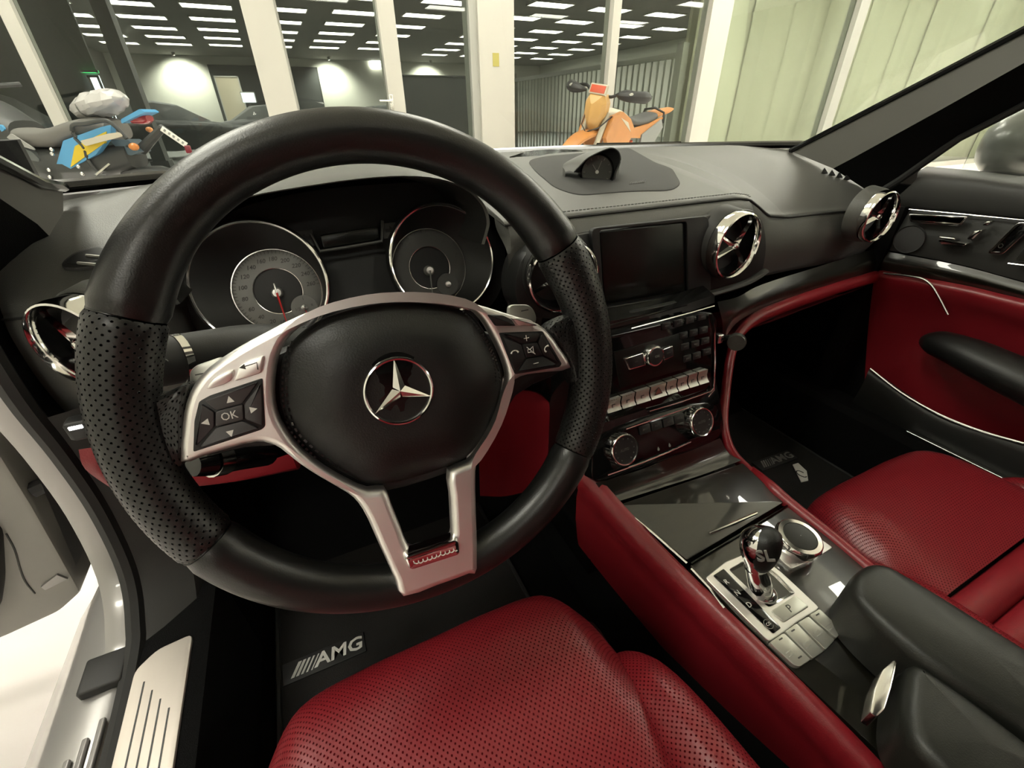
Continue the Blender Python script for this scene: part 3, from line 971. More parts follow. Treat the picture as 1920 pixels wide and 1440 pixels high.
# ------------------------------------------------------------------ four round air vents
def air_vent(c, normal, r, label, spin=0., depth=.03, collar='dash'):
    n = nrm(normal)
    fr = Fr(c, np.cross((0, 0, 1), n), (0, 0, 1))
    if fr.z @ n < 0:
        fr = Fr(c, np.cross(n, (0, 0, 1)), (0, 0, 1))
    t = thing('air_vent', c, label, 'air vent', 'round chrome air vents')
    mk('ring', MB().lathe(fr, [(r * .98, -depth), (r * 1.02, -.010), (r * 1.02, -.002), (r * .99, .003), (r * .95, .004), (r * .91, .001), (r * .89, -.005)], 48), M['chrome'], t)
    mk('barrel', MB().lathe(fr, [(r * .895, -.004), (r * .86, -.015), (r * .80, -.03)], 40), M['gloss'], t)
    mk('collar', MB().lathe(fr, [(r * 1.12, -depth - .02), (r * 1.06, -depth + .002), (r * 1.01, -depth + .006)], 40), M[collar], t)
    mk('throat', MB().lathe(fr, [(r * .82, -.026), (r * .6, -.034), (r * .3, -.032), (.0005, -.03)], 36), M['black'], t)
    for k in range(4):
        a = math.radians(45 + 90 * k + (12 if k % 2 else -12)) + spin
        d, e = np.array([math.cos(a), math.sin(a)]), np.array([-math.sin(a), math.cos(a)])
        mbk = MB()
        base, tip = d * .003, d * r * .84
        pts = [fr.w(*(base + e * .0048), -.008), fr.w(*(base - e * .0048), -.008), fr.w(*base, -.001), fr.w(*(tip + e * .0028), -.018), fr.w(*(tip - e * .0028), -.018), fr.w(*tip, -.013)]
        mbk.add(pts, [(0, 2, 5, 3), (2, 1, 4, 5), (1, 0, 3, 4), (0, 1, 2), (3, 5, 4)])
        mk('blade', mbk, M['chrome'], t, 20)
    mk('hub', MB().lathe(fr, [(.006, -.012), (.0062, -.003), (.004, .0), (.0005, .001)], 16), M['chrome'], t)
    return t
air_vent(at(141, 650, y=.238), (-.62, -1, .2), .0463, 'round chrome air vent at the far left end of the dashboard behind the wheel rim')
air_vent(at(1057, 521, y=.19), (-.2, -1, .12), .049, 'round chrome air vent left of the dark screen half hidden by the wheel rim', 0., .022, 'soft_black')
air_vent(at(1383, 462, y=.193), (.06, -1, .16), .0515, 'round chrome air vent with crossed blades right of the dark screen', 0., .022, 'soft_black')
air_vent(at(1651, 407, y=.2), (-.04, -1, .1), .0465, 'round chrome air vent at the far right end of the dashboard', 0., .016)

# ------------------------------------------------------------------ middle fascia with the screen
CF = Fr((XC, .213, .745), (1, 0, 0), (0, .10, 1))     # screen plane
fas = thing('center_fascia', (XC, .213, .66), 'dark fascia around the switched off screen between two round vents', 'fascia')
out = [CF.px(*q) for q in ((1085, 440), (1230, 418), (1330, 404), (1400, 392), (1428, 405), (1440, 440), (1438, 490), (1420, 520), (1330, 548), (1200, 585), (1120, 600), (1040, 600), (985, 590), (968, 540), (985, 480), (1030, 452))]
mk('surround', MB().prism(CF, cr(out, 4, closed=True), -.05, -.003, .004), M['black'], fas)
sp = [CF.px(*q) for q in ((1125, 434), (1281, 418), (1284, 545), (1133, 571))]
mk('screen', MB().prism(CF, roundpoly(sp, .004, 3), -.006, .0005, .0008), M['screen'], fas)
rm_ = [CF.px(*q) for q in ((1105, 428), (1325, 404), (1330, 552), (1122, 592))]
big = roundpoly(rm_, .01, 3)
mk('screen_bezel', curve_mesh([big, roundpoly([CF.px(*q) for q in ((1121, 431), (1284, 415), (1288, 549), (1130, 576))], .005, 3)], .003, .001, CF, 0.), M['black'], fas)
# lip below the screen
lp = [at(x, y, y=.188) for x, y in ((1118, 603), (1180, 588), (1260, 570), (1340, 549), (1400, 530), (1436, 508))]
mk('lower_lip', MB().tube(cr(lp, 5), .007, 8, flat=.7), M['soft_black'], fas)
lp = [at(x, y, y=.17) for x, y in ((1125, 622), (1180, 612), (1260, 594), (1310, 578), (1340, 568))]
mk('gloss_shelf', MB().grid([[q + np.array([0, 0, 0]) for q in cr(lp, 4)], [q + np.array([0, .004, .012]) for q in cr(lp, 4)], [q + np.array([0, .03, .02]) for q in cr(lp, 4)]]), M['gloss'], fas)

# ------------------------------------------------------------------ audio unit: keypad, knob, row of silver keys
AF = Fr((XC, .132, .655), (1, 0, 0), (0, .26, 1))
au = thing('audio_unit', (XC, .132, .60), 'gloss black audio unit with chrome knob above a row of silver keys', 'car radio')
fr_out = [AF.px(*q) for q in ((1128, 632), (1335, 585), (1345, 600), (1340, 740), (1325, 752), (1118, 800))]
mk('faceplate', MB().prism(AF, roundpoly(fr_out, .006, 3), -.06, 0, .002), M['gloss'], au)
mk('edge_strip', MB().tube([AF.w(*AF.px(*q), .002) for q in ((1333, 588), (1338, 620), (1339, 680), (1337, 730), (1325, 745))], .0013, 6), M['chrome'], au)
pad = [AF.px(*q) for q in ((1150, 660), (1276, 624), (1286, 690), (1162, 728))]
mk('cd_slot_panel', MB().prism(AF, pad, 0, .0015, .0005), M['screen'], au)
kc = AF.px(1230, 668, .012)
kn = mk('knob', MB().lathe(AF, [(.0155, 0), (.0155, .010), (.0145, .0125), (.0125, .013)], 32, *kc), M['chrome'], au)
mk('knob_cap', MB().lathe(AF, [(.0125, .0125), (.012, .0135), (.0005, .0142)], 28, *kc), M['black'], kn)
text('knob_mark', 'ON', AF, *kc, .0146, .005, M['white_dim'], kn)
for sgn, q in ((-1, ((1172, 672), (1207, 661), (1212, 685), (1180, 694))), (1, ((1243, 655), (1262, 648), (1264, 668), (1246, 676)))):
    pl = [AF.px(a, b, .006) for a, b in q]
    ky = mk('rocker_key', MB().prism(AF, roundpoly(pl, .002, 3), 0, .006, .001), M['chrome'], au)
    pi = [AF.px(a, b, .0066) for a, b in q]
    c_ = np.mean(pi, axis=0)
    mk('rocker_face', MB().prism(AF, roundpoly([c_ + (v - c_) * .86 for v in pi], .0015, 3), .0055, .0068, .0003), M['black'], ky)
    text('rocker_mark', 'SEEK' if sgn < 0 else 'BACK', AF, *c_, .0069, .0028, M['grey_print'], ky)
for r_, (a, b, c, d) in enumerate((((1250, 611), (1272, 606), (1294, 600), (1317, 594)), (None, (1282, 629), (1301, 624), (1320, 619)), (None, (1285, 650), (1304, 645), (1323, 639)), (None, (1289, 672), (1307, 667), (1326, 660)))):
    for q in (a, b, c, d):
        if q:
            u, v = AF.px(*q, .002)
            k_ = mk('pad_key', MB().box((u, v, .001), (.0155, .0105, .003), AF, b=.0012), M['black'], au)
            mk('key_mark', MB().box((u, v, .0027), (.007, .0018, .0003), AF), M['grey_print'], k_, 0)
p0, p1, p2, p3 = (AF.px(*q, .006) for q in ((1137, 752), (1328, 692), (1331, 716), (1139, 776)))
cuts = [0, .135, .265, .405, .565, .675, .785, .89, 1.]
cuts = [-.1, .0] + cuts[1:]
for k in range(len(cuts) - 1):
    a, b = cuts[k] + .006, cuts[k + 1] - .006
    q = [p0 + (p1 - p0) * a, p0 + (p1 - p0) * b, p3 + (p2 - p3) * b, p3 + (p2 - p3) * a]
    rows = []
    for t, h in ((0, .0065), (.15, .0055), (.45, .003), (.75, .003), (.95, .0055), (1, .006)):
        A, B = q[0] + (q[3] - q[0]) * t, q[1] + (q[2] - q[1]) * t
        rows.append([AF.w(*A, h), AF.w(*B, h)])
    rows = [[AF.w(*q[0], -.001), AF.w(*q[1], -.001)]] + rows + [[AF.w(*q[3], -.001), AF.w(*q[2], -.001)]]
    ky = mk('silver_key', flip(MB().grid(rows)), M['silver_key'], au)
    c_ = (q[0] + q[1] + q[2] + q[3]) / 4
    if k == 4:
        tri = [(-.0062, -.0045), (.0062, -.0045), (0, .006)]
        mk('hazard_mark', MB().prism(AF, [c_ + np.array(v) for v in tri], .003, .0046), mat('hazard_red', (.22, .07, .055), .5), ky)
        mk('hazard_border', curve_mesh([[c_ + np.array(v) * 1.25 for v in tri], [c_ + np.array(v) * .95 for v in tri]], .0002, 0, AF, .0047), M['dark_print'], ky, 0)
    else:
        mk('key_icon', MB().box((c_[0], c_[1], .0036), (.006, .0012, .0004), AF).box((c_[0] - .002, c_[1] - .002, .0036), (.0012, .004, .0004), AF), M['grey_print'], ky, 0)
    if k < 3:
        for j in range(3):
            mk('key_dot', MB().box((c_[0] - .004 + .004 * j, c_[1] + .0085, .0058), (.0025, .001, .0004), AF), M['dark_print'], ky, 0)
mk('chrome_line', MB().tube([AF.w(*AF.px(*q), .003) for q in ((1215, 770), (1270, 754), (1330, 733), (1336, 726))], .0012, 6), M['chrome'], au)
mk('upper_line', MB().tube([AF.w(*AF.px(*q), .004) for q in ((1180, 615), (1230, 602), (1290, 586), (1335, 573))], .0012, 6), M['chrome'], au)

# ------------------------------------------------------------------ climate panel with two ribbed knobs
HF = Fr((XC, .088, .545), (1, 0, 0), (0, .5, 1))
hv = thing('climate_panel', (XC, .088, .52), 'black climate panel with two ribbed chrome temperature knobs', 'climate panel')
po = [HF.px(*q) for q in ((1118, 835), (1160, 800), (1300, 757), (1345, 762), (1352, 800), (1335, 830), (1200, 880), (1120, 905), (1110, 870))]
mk('faceplate', MB().prism(HF, cr(po, 3, closed=True), -.05, 0, .003), M['gloss'], hv)
for (px, py), r in (((1170, 843), .0232), ((1314, 791), .0228)):
    u, v = HF.px(px, py, .012)
    kn = mk('knob', MB().lathe(HF, [(r * 1.02, 0), (r * 1.02, .011), (r, .0155), (r * .96, .0165), (r * .90, .0162), (r * .88, .0145)], 44, u, v), M['chrome'], hv)
    rb = MB()
    for k in range(22):
        a = 2 * math.pi * k / 22
        q = Fr(HF.w(u + r * 1.02 * math.cos(a), v + r * 1.02 * math.sin(a), .006), HF.x * math.cos(a) + HF.y * math.sin(a), HF.z)
        rb.box((0, 0, 0), (.0016, .009, .0012), q)
    mk('knob_ribs', rb, M['rubber'], kn, 0)
    mk('knob_face', MB().lathe(HF, [(r * .885, .0145), (r * .6, .014), (.0005, .014)], 36, u, v), M['black'], kn)
    for k in range(11):
        a = math.radians(-60 + 30 * k)
        mk('tick', MB().lathe(HF, [(.0011, .0142), (.0009, .0148), (.0002, .0149)], 8, u + r * .7 * math.cos(a), v + r * .7 * math.sin(a)), M['grey_print'], kn)
    text('knob_word', 'AUTO', HF, u, v, .0142, .0055, M['grey_print'], kn)
for k, q in enumerate(((1210, 805), (1232, 798), (1254, 791), (1274, 785))):
    u, v = HF.px(*q, .003)
    ky = mk('climate_key', MB().box((u, v, .0012), (.0195, .013, .004), HF, b=.001), M['soft_black'], hv)
    text('key_word', ('MAX', 'REST', 'A/C', 'SYNC')[k], HF, u, v, .0033, .004, M['grey_print'], ky)
for q in ((1235, 842), (1256, 835)):
    u, v = HF.px(*q, .001)
    mk('indicator', MB().prism(HF, [(u - .0014, v - .0025), (u + .0014, v - .0025), (u + .0018, v), (u, v + .0035), (u - .0018, v)], 0, .001), M['white_dim'], hv)
mk('upper_line', MB().tube([HF.w(*HF.px(*q), .002) for q in ((1172, 804), (1230, 784), (1294, 762))], .0014, 6), M['chrome'], hv)
mk('lower_line', MB().tube([HF.w(*HF.px(*q), .002) for q in ((1138, 890), (1200, 868), (1250, 848), (1293, 828))], .0014, 6), M['chrome'], hv)

# ------------------------------------------------------------------ clock pod on the dash top
cpos = on_pad(1122, 345)
pod = thing('clock_pod', cpos, 'round clock in a hooded black pod on top of the dashboard', 'clock')
ND = nrm(np.array([-.5, -1, .22]))
KF = Fr(cpos + np.array([.006, .012, .024]), np.cross((0, 0, 1), ND), (0, 0, 1))
R_ = .0255
cc = KF.px(1119.5, 322.5)
EP = [(1076, 323), (1090, 308), (1103, 296), (1127, 284), (1146, 278), (1158, 283), (1163, 294), (1162, 306), (1155, 322), (1152, 336)]
E_ = cr([KF.w(*KF.px(*q, .014), .014) for q in EP], 4)
BK = [(1060, 322), (1056, 309), (1074, 297), (1100, 286), (1128, 280), (1147, 279), (1160, 286), (1163, 298), (1160, 316), (1156, 332)]
hb = [.0, -.02, -.04, -.05, -.055, -.055, -.05, -.045, -.04, -.03]
B_ = cr([KF.w(*KF.px(*q, h), h) for q, h in zip(BK, hb)], 4)
MID = [(a * .5 + b * .5) + KF.y * .0025 for a, b in zip(E_, B_)]
mk('hood', MB().grid([[b - np.array([0, .0, .012]) for b in B_], B_, MID, E_]), M['dash'], pod)
mk('hood_edge', MB().tube(E_, .0012, 6), M['soft_black'], pod)
n_ = len(E_)
RG = [KF.w(cc[0] + R_ * 1.1 * math.cos(a), cc[1] + R_ * 1.1 * math.sin(a), .0) for a in np.linspace(math.pi * 1.02, -math.pi * .28, n_)]
mk('hood_lining', flip(MB().grid([E_, [(a * .5 + b * .5) - KF.z * .002 for a, b in zip(E_, RG)], RG])), M['black'], pod)
mk('bezel', MB().lathe(KF, [(R_ * 1.16, -.02), (R_ * 1.13, .0), (R_ * 1.03, .0025), (R_ * .98, -.001)], 36, *cc), M['gloss'], pod)
mk('dial', MB().lathe(KF, [(R_ * .99, -.001), (R_ * .5, -.0015), (.0004, -.0015)], 32, *cc), mat('clock_dial', (.05, .056, .05), .35), pod)
mk('hand_hub', MB().lathe(KF, [(.003, -.002), (.0028, .001), (.0003, .0015)], 12, *cc), M['white'], pod)
for a, l in ((2.2, .014), (1.2, .018)):
    mk('hand', MB().tube([KF.w(*cc, -.0005), KF.w(cc[0] + l * math.cos(a), cc[1] + l * math.sin(a), -.0005)], .0006, 5), M['white_dim'], pod)
for k in range(12):
    a = k * math.pi / 6
    mk('mark', MB().tube([KF.w(cc[0] + .020 * math.cos(a), cc[1] + .020 * math.sin(a), -.001), KF.w(cc[0] + .0235 * math.cos(a), cc[1] + .0235 * math.sin(a), -.001)], .0005, 4), M['white_dim'], pod)
for k in range(9):
    a, b = on_top(1180 + 3.4 * k, 349 - .4 * k, .003), on_top(1184 + 3.4 * k, 344 - .4 * k, .003)
    mk('sensor_rib', MB().tube([a, b], .0006, 4), M['black'], dash, 0)

# ================================================================== instrument cluster
IF = Fr((-.352, .34, .79), (1, 0, 0), (0, .33, 1))
ic = thing('instrument_cluster', (-.352, .34, .72), 'instrument cluster with two chrome ringed dials under the hood', 'instrument cluster')
back = [(-.352 + 1.0 * (x + .37) * .93, z) for x, z in LIP]
bp_ = [IF.px(*q, -.02) for q in ((345, 560), (360, 470), (430, 400), (560, 362), (720, 345), (830, 345), (915, 380), (945, 440), (940, 540), (880, 600), (700, 640), (480, 650), (390, 640))]
mk('backplate', MB().prism(IF, cr(bp_, 4, closed=True), -.03, -.02), M['black'], ic)
def gauge(ring_px, ring_r, dial_px, dial_r, dial_m, name):
    rc, dc = IF.px(*ring_px, .028), IF.px(*dial_px, 0.)
    rows = []
    for t, h, r, m in ((0, .018, ring_r * 1.06, 0), (0, .027, ring_r * 1.03, 0)):
        rows.append([IF.w(rc[0] + r * math.cos(a), rc[1] + r * math.sin(a), h) for a in np.linspace(0, 2 * math.pi, 48, endpoint=False)])
    g = mk('gauge_tube', MB().grid(rows + [[IF.w(rc[0] * (1 - t) + dc[0] * t + (ring_r * (1 - t) + dial_r * t) * math.cos(a), rc[1] * (1 - t) + dc[1] * t + (ring_r * (1 - t) + dial_r * t) * math.sin(a), .028 * (1 - t) - .001) for a in np.linspace(0, 2 * math.pi, 48, endpoint=False)] for t in (0., .3, .7, 1.)], cu=True), M['black'], ic)
    mk('gauge_ring', MB().tube([IF.w(rc[0] + ring_r * math.cos(a), rc[1] + ring_r * math.sin(a), .028) for a in np.linspace(0, 2 * math.pi, 64, endpoint=False)], .0022, 8, closed=True, up=IF.z), M['chrome'], ic)
    mk('dial_ring', MB().tube([IF.w(dc[0] + dial_r * math.cos(a), dc[1] + dial_r * math.sin(a), .001) for a in np.linspace(0, 2 * math.pi, 56, endpoint=False)], .0012, 6, closed=True, up=IF.z), M['chrome_soft'], ic)
    d = mk('dial', MB().lathe(IF, [(dial_r, -.001), (dial_r * .9, .0004), (dial_r * .56, .0004), (dial_r * .55, -.002)], 48, *dc), dial_m, ic)
    mk('dial_center', MB().lathe(IF, [(dial_r * .56, -.0015), (.0004, -.0015)], 40, *dc), M['black'], d)
    mk('inner_ring', MB().tube([IF.w(dc[0] + dial_r * .555 * math.cos(a), dc[1] + dial_r * .555 * math.sin(a), .0006) for a in np.linspace(0, 2 * math.pi, 48, endpoint=False)], .0006, 5, closed=True, up=IF.z), M['chrome_soft'], d)
    return dc, d
dc, dl = gauge((490, 535), .0755, (522, 546), .0525, M['dial'], 'speed')
def polar(c, r, deg):
    a = math.radians(deg)
    return c[0] + r * math.cos(a), c[1] + r * math.sin(a)
for k, s in enumerate(('10',) + tuple(str(20 * j) for j in range(1, 14))):
    deg = 262 if k == 0 else 246 - 20.1 * (k - 1)
    u, v = polar(dc, .0405, deg)
    text('numeral', s, IF, u, v, .0007, .0072, M['dark_print'], dl, shear=.2, bold=.00012)
for k in range(53):
    deg = 266 - 5.05 * k
    a, b = polar(dc, .0475, deg), polar(dc, .0512 if k % 2 else .0475 + .0055, deg)
    mk('tick', MB().tube([IF.w(*a, .0006), IF.w(*b, .0006)], .0003, 4), M['dark_print'], dl, 0)
sub = IF.px(571, 577, .004)
mk('fuel_dial', MB().lathe(IF, [(.0165, 0), (.0162, .0035), (.0004, .0036)], 32, *sub), M['dial'], dl)
text('fuel_mark', '1/2', IF, sub[0] - .0085, sub[1] - .001, .0038, .0055, M['dark_print'], dl)
text('fuel_mark', '1', IF, sub[0] + .001, sub[1] + .0115, .0038, .0055, M['dark_print'], dl)
text('fuel_mark', 'R', IF, sub[0] + .010, sub[1] + .002, .0038, .005, M['dark_print'], dl)
mk('fuel_hub', MB().lathe(IF, [(.0045, .0035), (.004, .007), (.0003, .0075)], 16, *sub), M['chrome_soft'], dl)
mk('fuel_needle', MB().tube([IF.w(*sub, .0065), IF.w(sub[0] + .002, sub[1] - .013, .006)], [.0009, .0003], 5), M['needle'], dl)
hub = IF.px(519, 549, .008)
mk('needle_hub', MB().lathe(IF, [(.0072, 0), (.007, .006), (.005, .009), (.0003, .0095)], 20, *hub), M['silver'], dl)
tip = IF.px(540, 612, .008)
n_ = (tip - hub) / np.linalg.norm(tip - hub)
mk('needle', MB().tube([IF.w(*hub, .009), IF.w(*(hub + n_ * .046), .006)], [.0015, .0005], 6), M['needle'], dl)
mk('needle_tail', MB().tube([IF.w(*hub, .009), IF.w(*(hub - n_ * .012), .008)], [.0018, .0008], 6), M['silver'], dl)
dc, dr = gauge((832, 487), .0745, (806, 502), .0545, M['dial_dim'], 'tach')
for k in range(7):
    u, v = polar(dc, .0435, 232 - 36 * k)
    text('numeral', str(k + 1), IF, u, v, .0007, .009, M['dark_print'], dr, shear=.2, bold=.00015)
for k in range(36):
    deg = 235 - 6.2 * k
    a, b = polar(dc, .049, deg), polar(dc, .053, deg)
    mk('tick', MB().tube([IF.w(*a, .0006), IF.w(*b, .0006)], .0003, 4), M['dark_print'], dr, 0)
hub = IF.px(806, 507, .008)
tip = IF.px(811, 548, .008)
n_ = (tip - hub) / np.linalg.norm(tip - hub)
mk('needle_hub', MB().lathe(IF, [(.0075, 0), (.007, .006), (.005, .009), (.0003, .0095)], 20, *hub), M['silver'], dr)
mk('needle', MB().tube([IF.w(*hub, .009), IF.w(*(hub + n_ * .046), .006)], [.0013, .0004], 6), M['dial'], dr)
sub = IF.px(840, 533, .004)
mk('temperature_dial', MB().lathe(IF, [(.0165, 0), (.0162, .0035), (.0004, .0036)], 32, *sub), M['dial_dim'], dr)
mk('temperature_hub', MB().lathe(IF, [(.0045, .0035), (.004, .007), (.0003, .0075)], 16, *sub), M['silver'], dr)
mk('info_display', MB().prism(IF, roundpoly([IF.px(*q, .004) for q in ((600, 440), (710, 424), (712, 448), (606, 466))], .003, 3), -.01, .004, .001), M['screen'], ic)
mk('display_frame', MB().tube([IF.w(*IF.px(*q, .006), .006) for q in ((583, 438), (600, 471), (655, 463), (716, 452), (717, 414))], .0022, 6), M['dial_dim'], ic)
for (px, py), s in (((573, 447), -1), ((731, 432), 1)):
    u, v = IF.px(px, py, .004)
    q = mk('turn_lamp', MB().box((u, v, .003), (.021, .02, .002), IF, b=.0006), M['dial_dim'], ic)
    mk('turn_arrow', MB().prism(IF, [(u + s * a, v + b) for a, b in ((-.006, .0025), (0, .0025), (0, .006), (.0075, 0), (0, -.006), (0, -.0025), (-.006, -.0025))], .0035, .0045), M['black'], q)

# ================================================================== steering wheel
W0 = np.array([-.37, 0, .8])
TL = math.radians(20)
WF = Fr(W0, (1, 0, 0), (0, math.sin(TL), math.cos(TL)))
sw = thing('steering_wheel', W0, 'black leather steering wheel with silver spokes and a three pointed star', 'steering wheel')
RC = .1705
def ang(px, py):
    u, v = WF.px(px, py)
    return math.atan2(v, u) % (2 * math.pi)
A_l, A_r = ang(225, 588), ang(1042, 468)
A_bl, A_br = ang(352, 1048), ang(1078, 846)
def rim_r(a):
    d = math.degrees(a) % 360
    r = .0168
    for c, w, h in ((155, 14, .0035), (25, 14, .0035), (205, 22, .0018), (335, 22, .0018)):
        r += h * math.exp(-((d - c + 180) % 360 - 180) ** 2 / (2 * w * w))
    return r
def rim(a0, a1, name, m, n=64):
    rows = []
    L_ = a1 - a0
    for k in range(n + 1):
        a = a0 + L_ * k / n
        e = min(k, n - k)
        r = rim_r(a) * (.93 if e == 0 else 1.)
        ar = RC - (.004 * math.exp(-((math.degrees(a) % 360 - 270) / 24) ** 2 / 2))
        row = []
        for j in range(24):
            f = 2 * math.pi * j / 24
            rad = ar + r * math.cos(f) - (rim_r(a) - .0168) * .8
            row.append(WF.w(rad * math.cos(a), rad * math.sin(a), r * 1.08 * math.sin(f)))
        rows.append(row)
    return mk(name, MB().grid(rows, cu=True, cap=True), M[m], sw)
g = .004
rim(A_r + g - (2 * math.pi if A_r > math.pi else 0), A_l - g, 'rim_top', 'rim', 72)
rim(A_l + g, A_bl - g, 'rim_grip', 'rim_perf', 48)
rim(A_bl + g, A_br - g, 'rim_bottom', 'rim', 56)
rim(A_br + g, A_r - g + (2 * math.pi if A_r < math.pi else 0), 'rim_grip', 'rim_perf', 48)
for a in (A_l, A_r, A_bl, A_br):
    c = [WF.w((RC + .0155 * math.cos(f)) * math.cos(a), (RC + .0155 * math.cos(f)) * math.sin(a), .0165 * math.sin(f)) for f in np.linspace(0, 2 * math.pi, 24, endpoint=False)]
    mk('rim_seam', MB().tube(c, .0012, 5, closed=True), M['rim'], sw)
# inner stitching along the rim
st = MB()
for a in np.arange(math.radians(200), math.radians(340), .045):
    r0 = RC - .0168
    st.tube([WF.w(r0 * math.cos(a), r0 * math.sin(a), .004), WF.w(r0 * math.cos(a + .02), r0 * math.sin(a + .02), -.002)], .0007, 4)
mk('rim_stitching', st, M['rim'], sw)['kind'] = 'stuff'

# silver bezel: outer contour and the opening for the airbag and the lower window
HB = .006
def rise(v):
    return max(0., -v - .075) * .19          # the lower spokes climb to sit on the rim
def wl(pts, h=HB):
    out = []
    for a, b in pts:
        q = WF.px(a, b, h)
        for _ in range(6):
            q = WF.px(a, b, h + rise(q[1]))
        out.append(q)
    return out
def lift(me):
    for v in me.vertices:
        d = np.array(v.co) - WF.o
        v.co = Vector(np.array(v.co) + WF.z * rise(d @ WF.y))
    return me
outer = [(337, 868), (340, 800), (347, 757), (362, 722), (390, 690), (440, 655), (500, 622), (560, 592), (620, 571), (690, 557), (745, 553), (800, 555), (860, 562), (915, 576), (965, 592), (1010, 607), (1033, 626), (1050, 650), (1073, 690), (1030, 698), (990, 703), (968, 712), (957, 728), (949, 750), (938, 790), (920, 825), (900, 855), (893, 885), (894, 960), (896, 1068), (880, 1078), (820, 1100), (757, 1121), (742, 1090), (712, 1025), (690, 975), (672, 945), (650, 925), (600, 896), (560, 870), (525, 842), (505, 833), (480, 830), (430, 842), (380, 857)]
inner = [(722, 918), (735, 948), (752, 990), (768, 1029), (790, 1028), (832, 1015), (848, 1008), (849, 985), (846, 930), (843, 884), (880, 868), (905, 838), (930, 792), (944, 752), (953, 715), (950, 688), (935, 650), (915, 612), (895, 587), (868, 572), (810, 562), (745, 561), (690, 566), (630, 580), (585, 598), (548, 625), (527, 655), (517, 690), (514, 735), (519, 772), (535, 806), (565, 845), (610, 880), (655, 905), (690, 920)]
mk('spoke_bezel', lift(curve_mesh([cr(wl(outer), 2, closed=True), cr(wl(inner), 2, closed=True)], .0025, .005, WF, 0., 4)), M['silver'], sw, 60)
# dark underside / hub behind the spokes
hubp = [WF.px(a, b, -.02) for a, b in ((360, 850), (400, 740), (520, 660), (640, 620), (760, 605), (880, 615), (1000, 650), (1050, 690), (960, 740), (900, 850), (840, 880), (720, 915), (650, 900), (520, 830))]
mk('hub', MB().prism(WF, cr(hubp, 3, closed=True), -.055, -.008, .006), M['black'], sw)
mk('column_shroud', MB().tube([WF.w(0, -.01, -.045), WF.w(0, -.015, -.2), WF.w(0, -.02, -.30)], [.07, .062, .06], 20, flat=.8), M['black'], sw)
# leather webs between rim and bezel
for q in (((205, 745), (255, 735), (300, 742), (345, 722), (352, 735), (345, 780), (342, 868), (300, 885), (250, 890), (205, 840)), ((1030, 618), (1055, 598), (1085, 590), (1120, 600), (1130, 690), (1115, 740), (1080, 720), (1070, 692), (1052, 655))):
    pq = [WF.px(a, b, .002) for a, b in q]
    o_ = cr(pq, 4, closed=True)
    c0 = np.mean(o_, axis=0)
    rows = [[WF.w(*(c0 + (v - c0) * k), h) for v in o_] for k, h in ((1., -.016), (1.04, -.004), (1., .004), (.85, .0065), (.5, .006), (.03, .0055))]
    mb = MB().grid(rows if area2(o_) > 0 else [r[::-1] for r in rows], cu=True)
    mk('spoke_web', mb, M['rim_perf'], sw)
# airbag cover: domed cushion
cov = [(735, 912), (800, 896), (845, 880), (880, 862), (905, 832), (928, 790), (941, 752), (949, 715), (946, 688), (931, 652), (911, 616), (890, 592), (862, 578), (808, 569), (745, 568), (692, 573), (635, 587), (592, 605), (556, 632), (535, 660), (525, 692), (522, 735), (527, 770), (543, 803), (572, 840), (615, 875), (657, 899), (692, 913)]
co = cr(wl(cov), 3, closed=True)
c0 = WF.px(748, 733, .02)
def cov_h(k, q):
    d = np.linalg.norm(c0 + (q - c0) * k - c0)
    dish = -.0035 * math.exp(-(d / .035) ** 4)
    return -.002 + .026 * (1 - k ** 3.2) ** .8 + dish
rows = [[WF.w(*q, -.012) for q in co]]
for k in (1., .985, .96, .92, .86, .78, .68, .58, .48, .40, .34, .28, .2, .1, .02):
    rows.append([WF.w(*(c0 + (q - c0) * k), cov_h(k, q)) for q in co])
if area2(co) < 0:
    rows = [r[::-1] for r in rows]
ab = mk('airbag_cover', MB().grid(rows, cu=True), M['black_leather'], sw, 60)
# double row of stitches following the sides of the cover
def cov_pt(px, py):
    h = .01
    for _ in range(8):
        q = WF.px(px, py, h)
        # radial position of q
        d = q - c0
        a = math.atan2(d[1], d[0])
        best = min(range(len(co)), key=lambda i: abs(((math.atan2(co[i][1] - c0[1], co[i][0] - c0[0]) - a + math.pi) % (2 * math.pi)) - math.pi))
        k = min(1., np.linalg.norm(d) / np.linalg.norm(co[best] - c0))
        h = cov_h(k, q if k > .99 else co[best])
    return WF.w(*WF.px(px, py, h), h)
for rowpx in (((548, 640), (540, 680), (537, 730), (543, 775), (560, 812), (600, 850), (650, 885)), ((541, 650), (532, 690), (530, 735), (536, 780), (553, 818), (592, 858)), ((867, 583), (890, 608), (910, 640), (925, 675), (930, 715)), ((874, 590), (896, 614), (916, 645), (931, 680), (937, 715))):
    path = resamp(cr([cov_pt(*q) for q in rowpx], 6), 44)
    st = MB()
    for k in range(0, 43, 2):
        st.tube([path[k] + WF.z * .0008, path[k + 1] + WF.z * .0008], .001, 4)
    mk('stitching', st, M['rim'], ab)['kind'] = 'stuff'
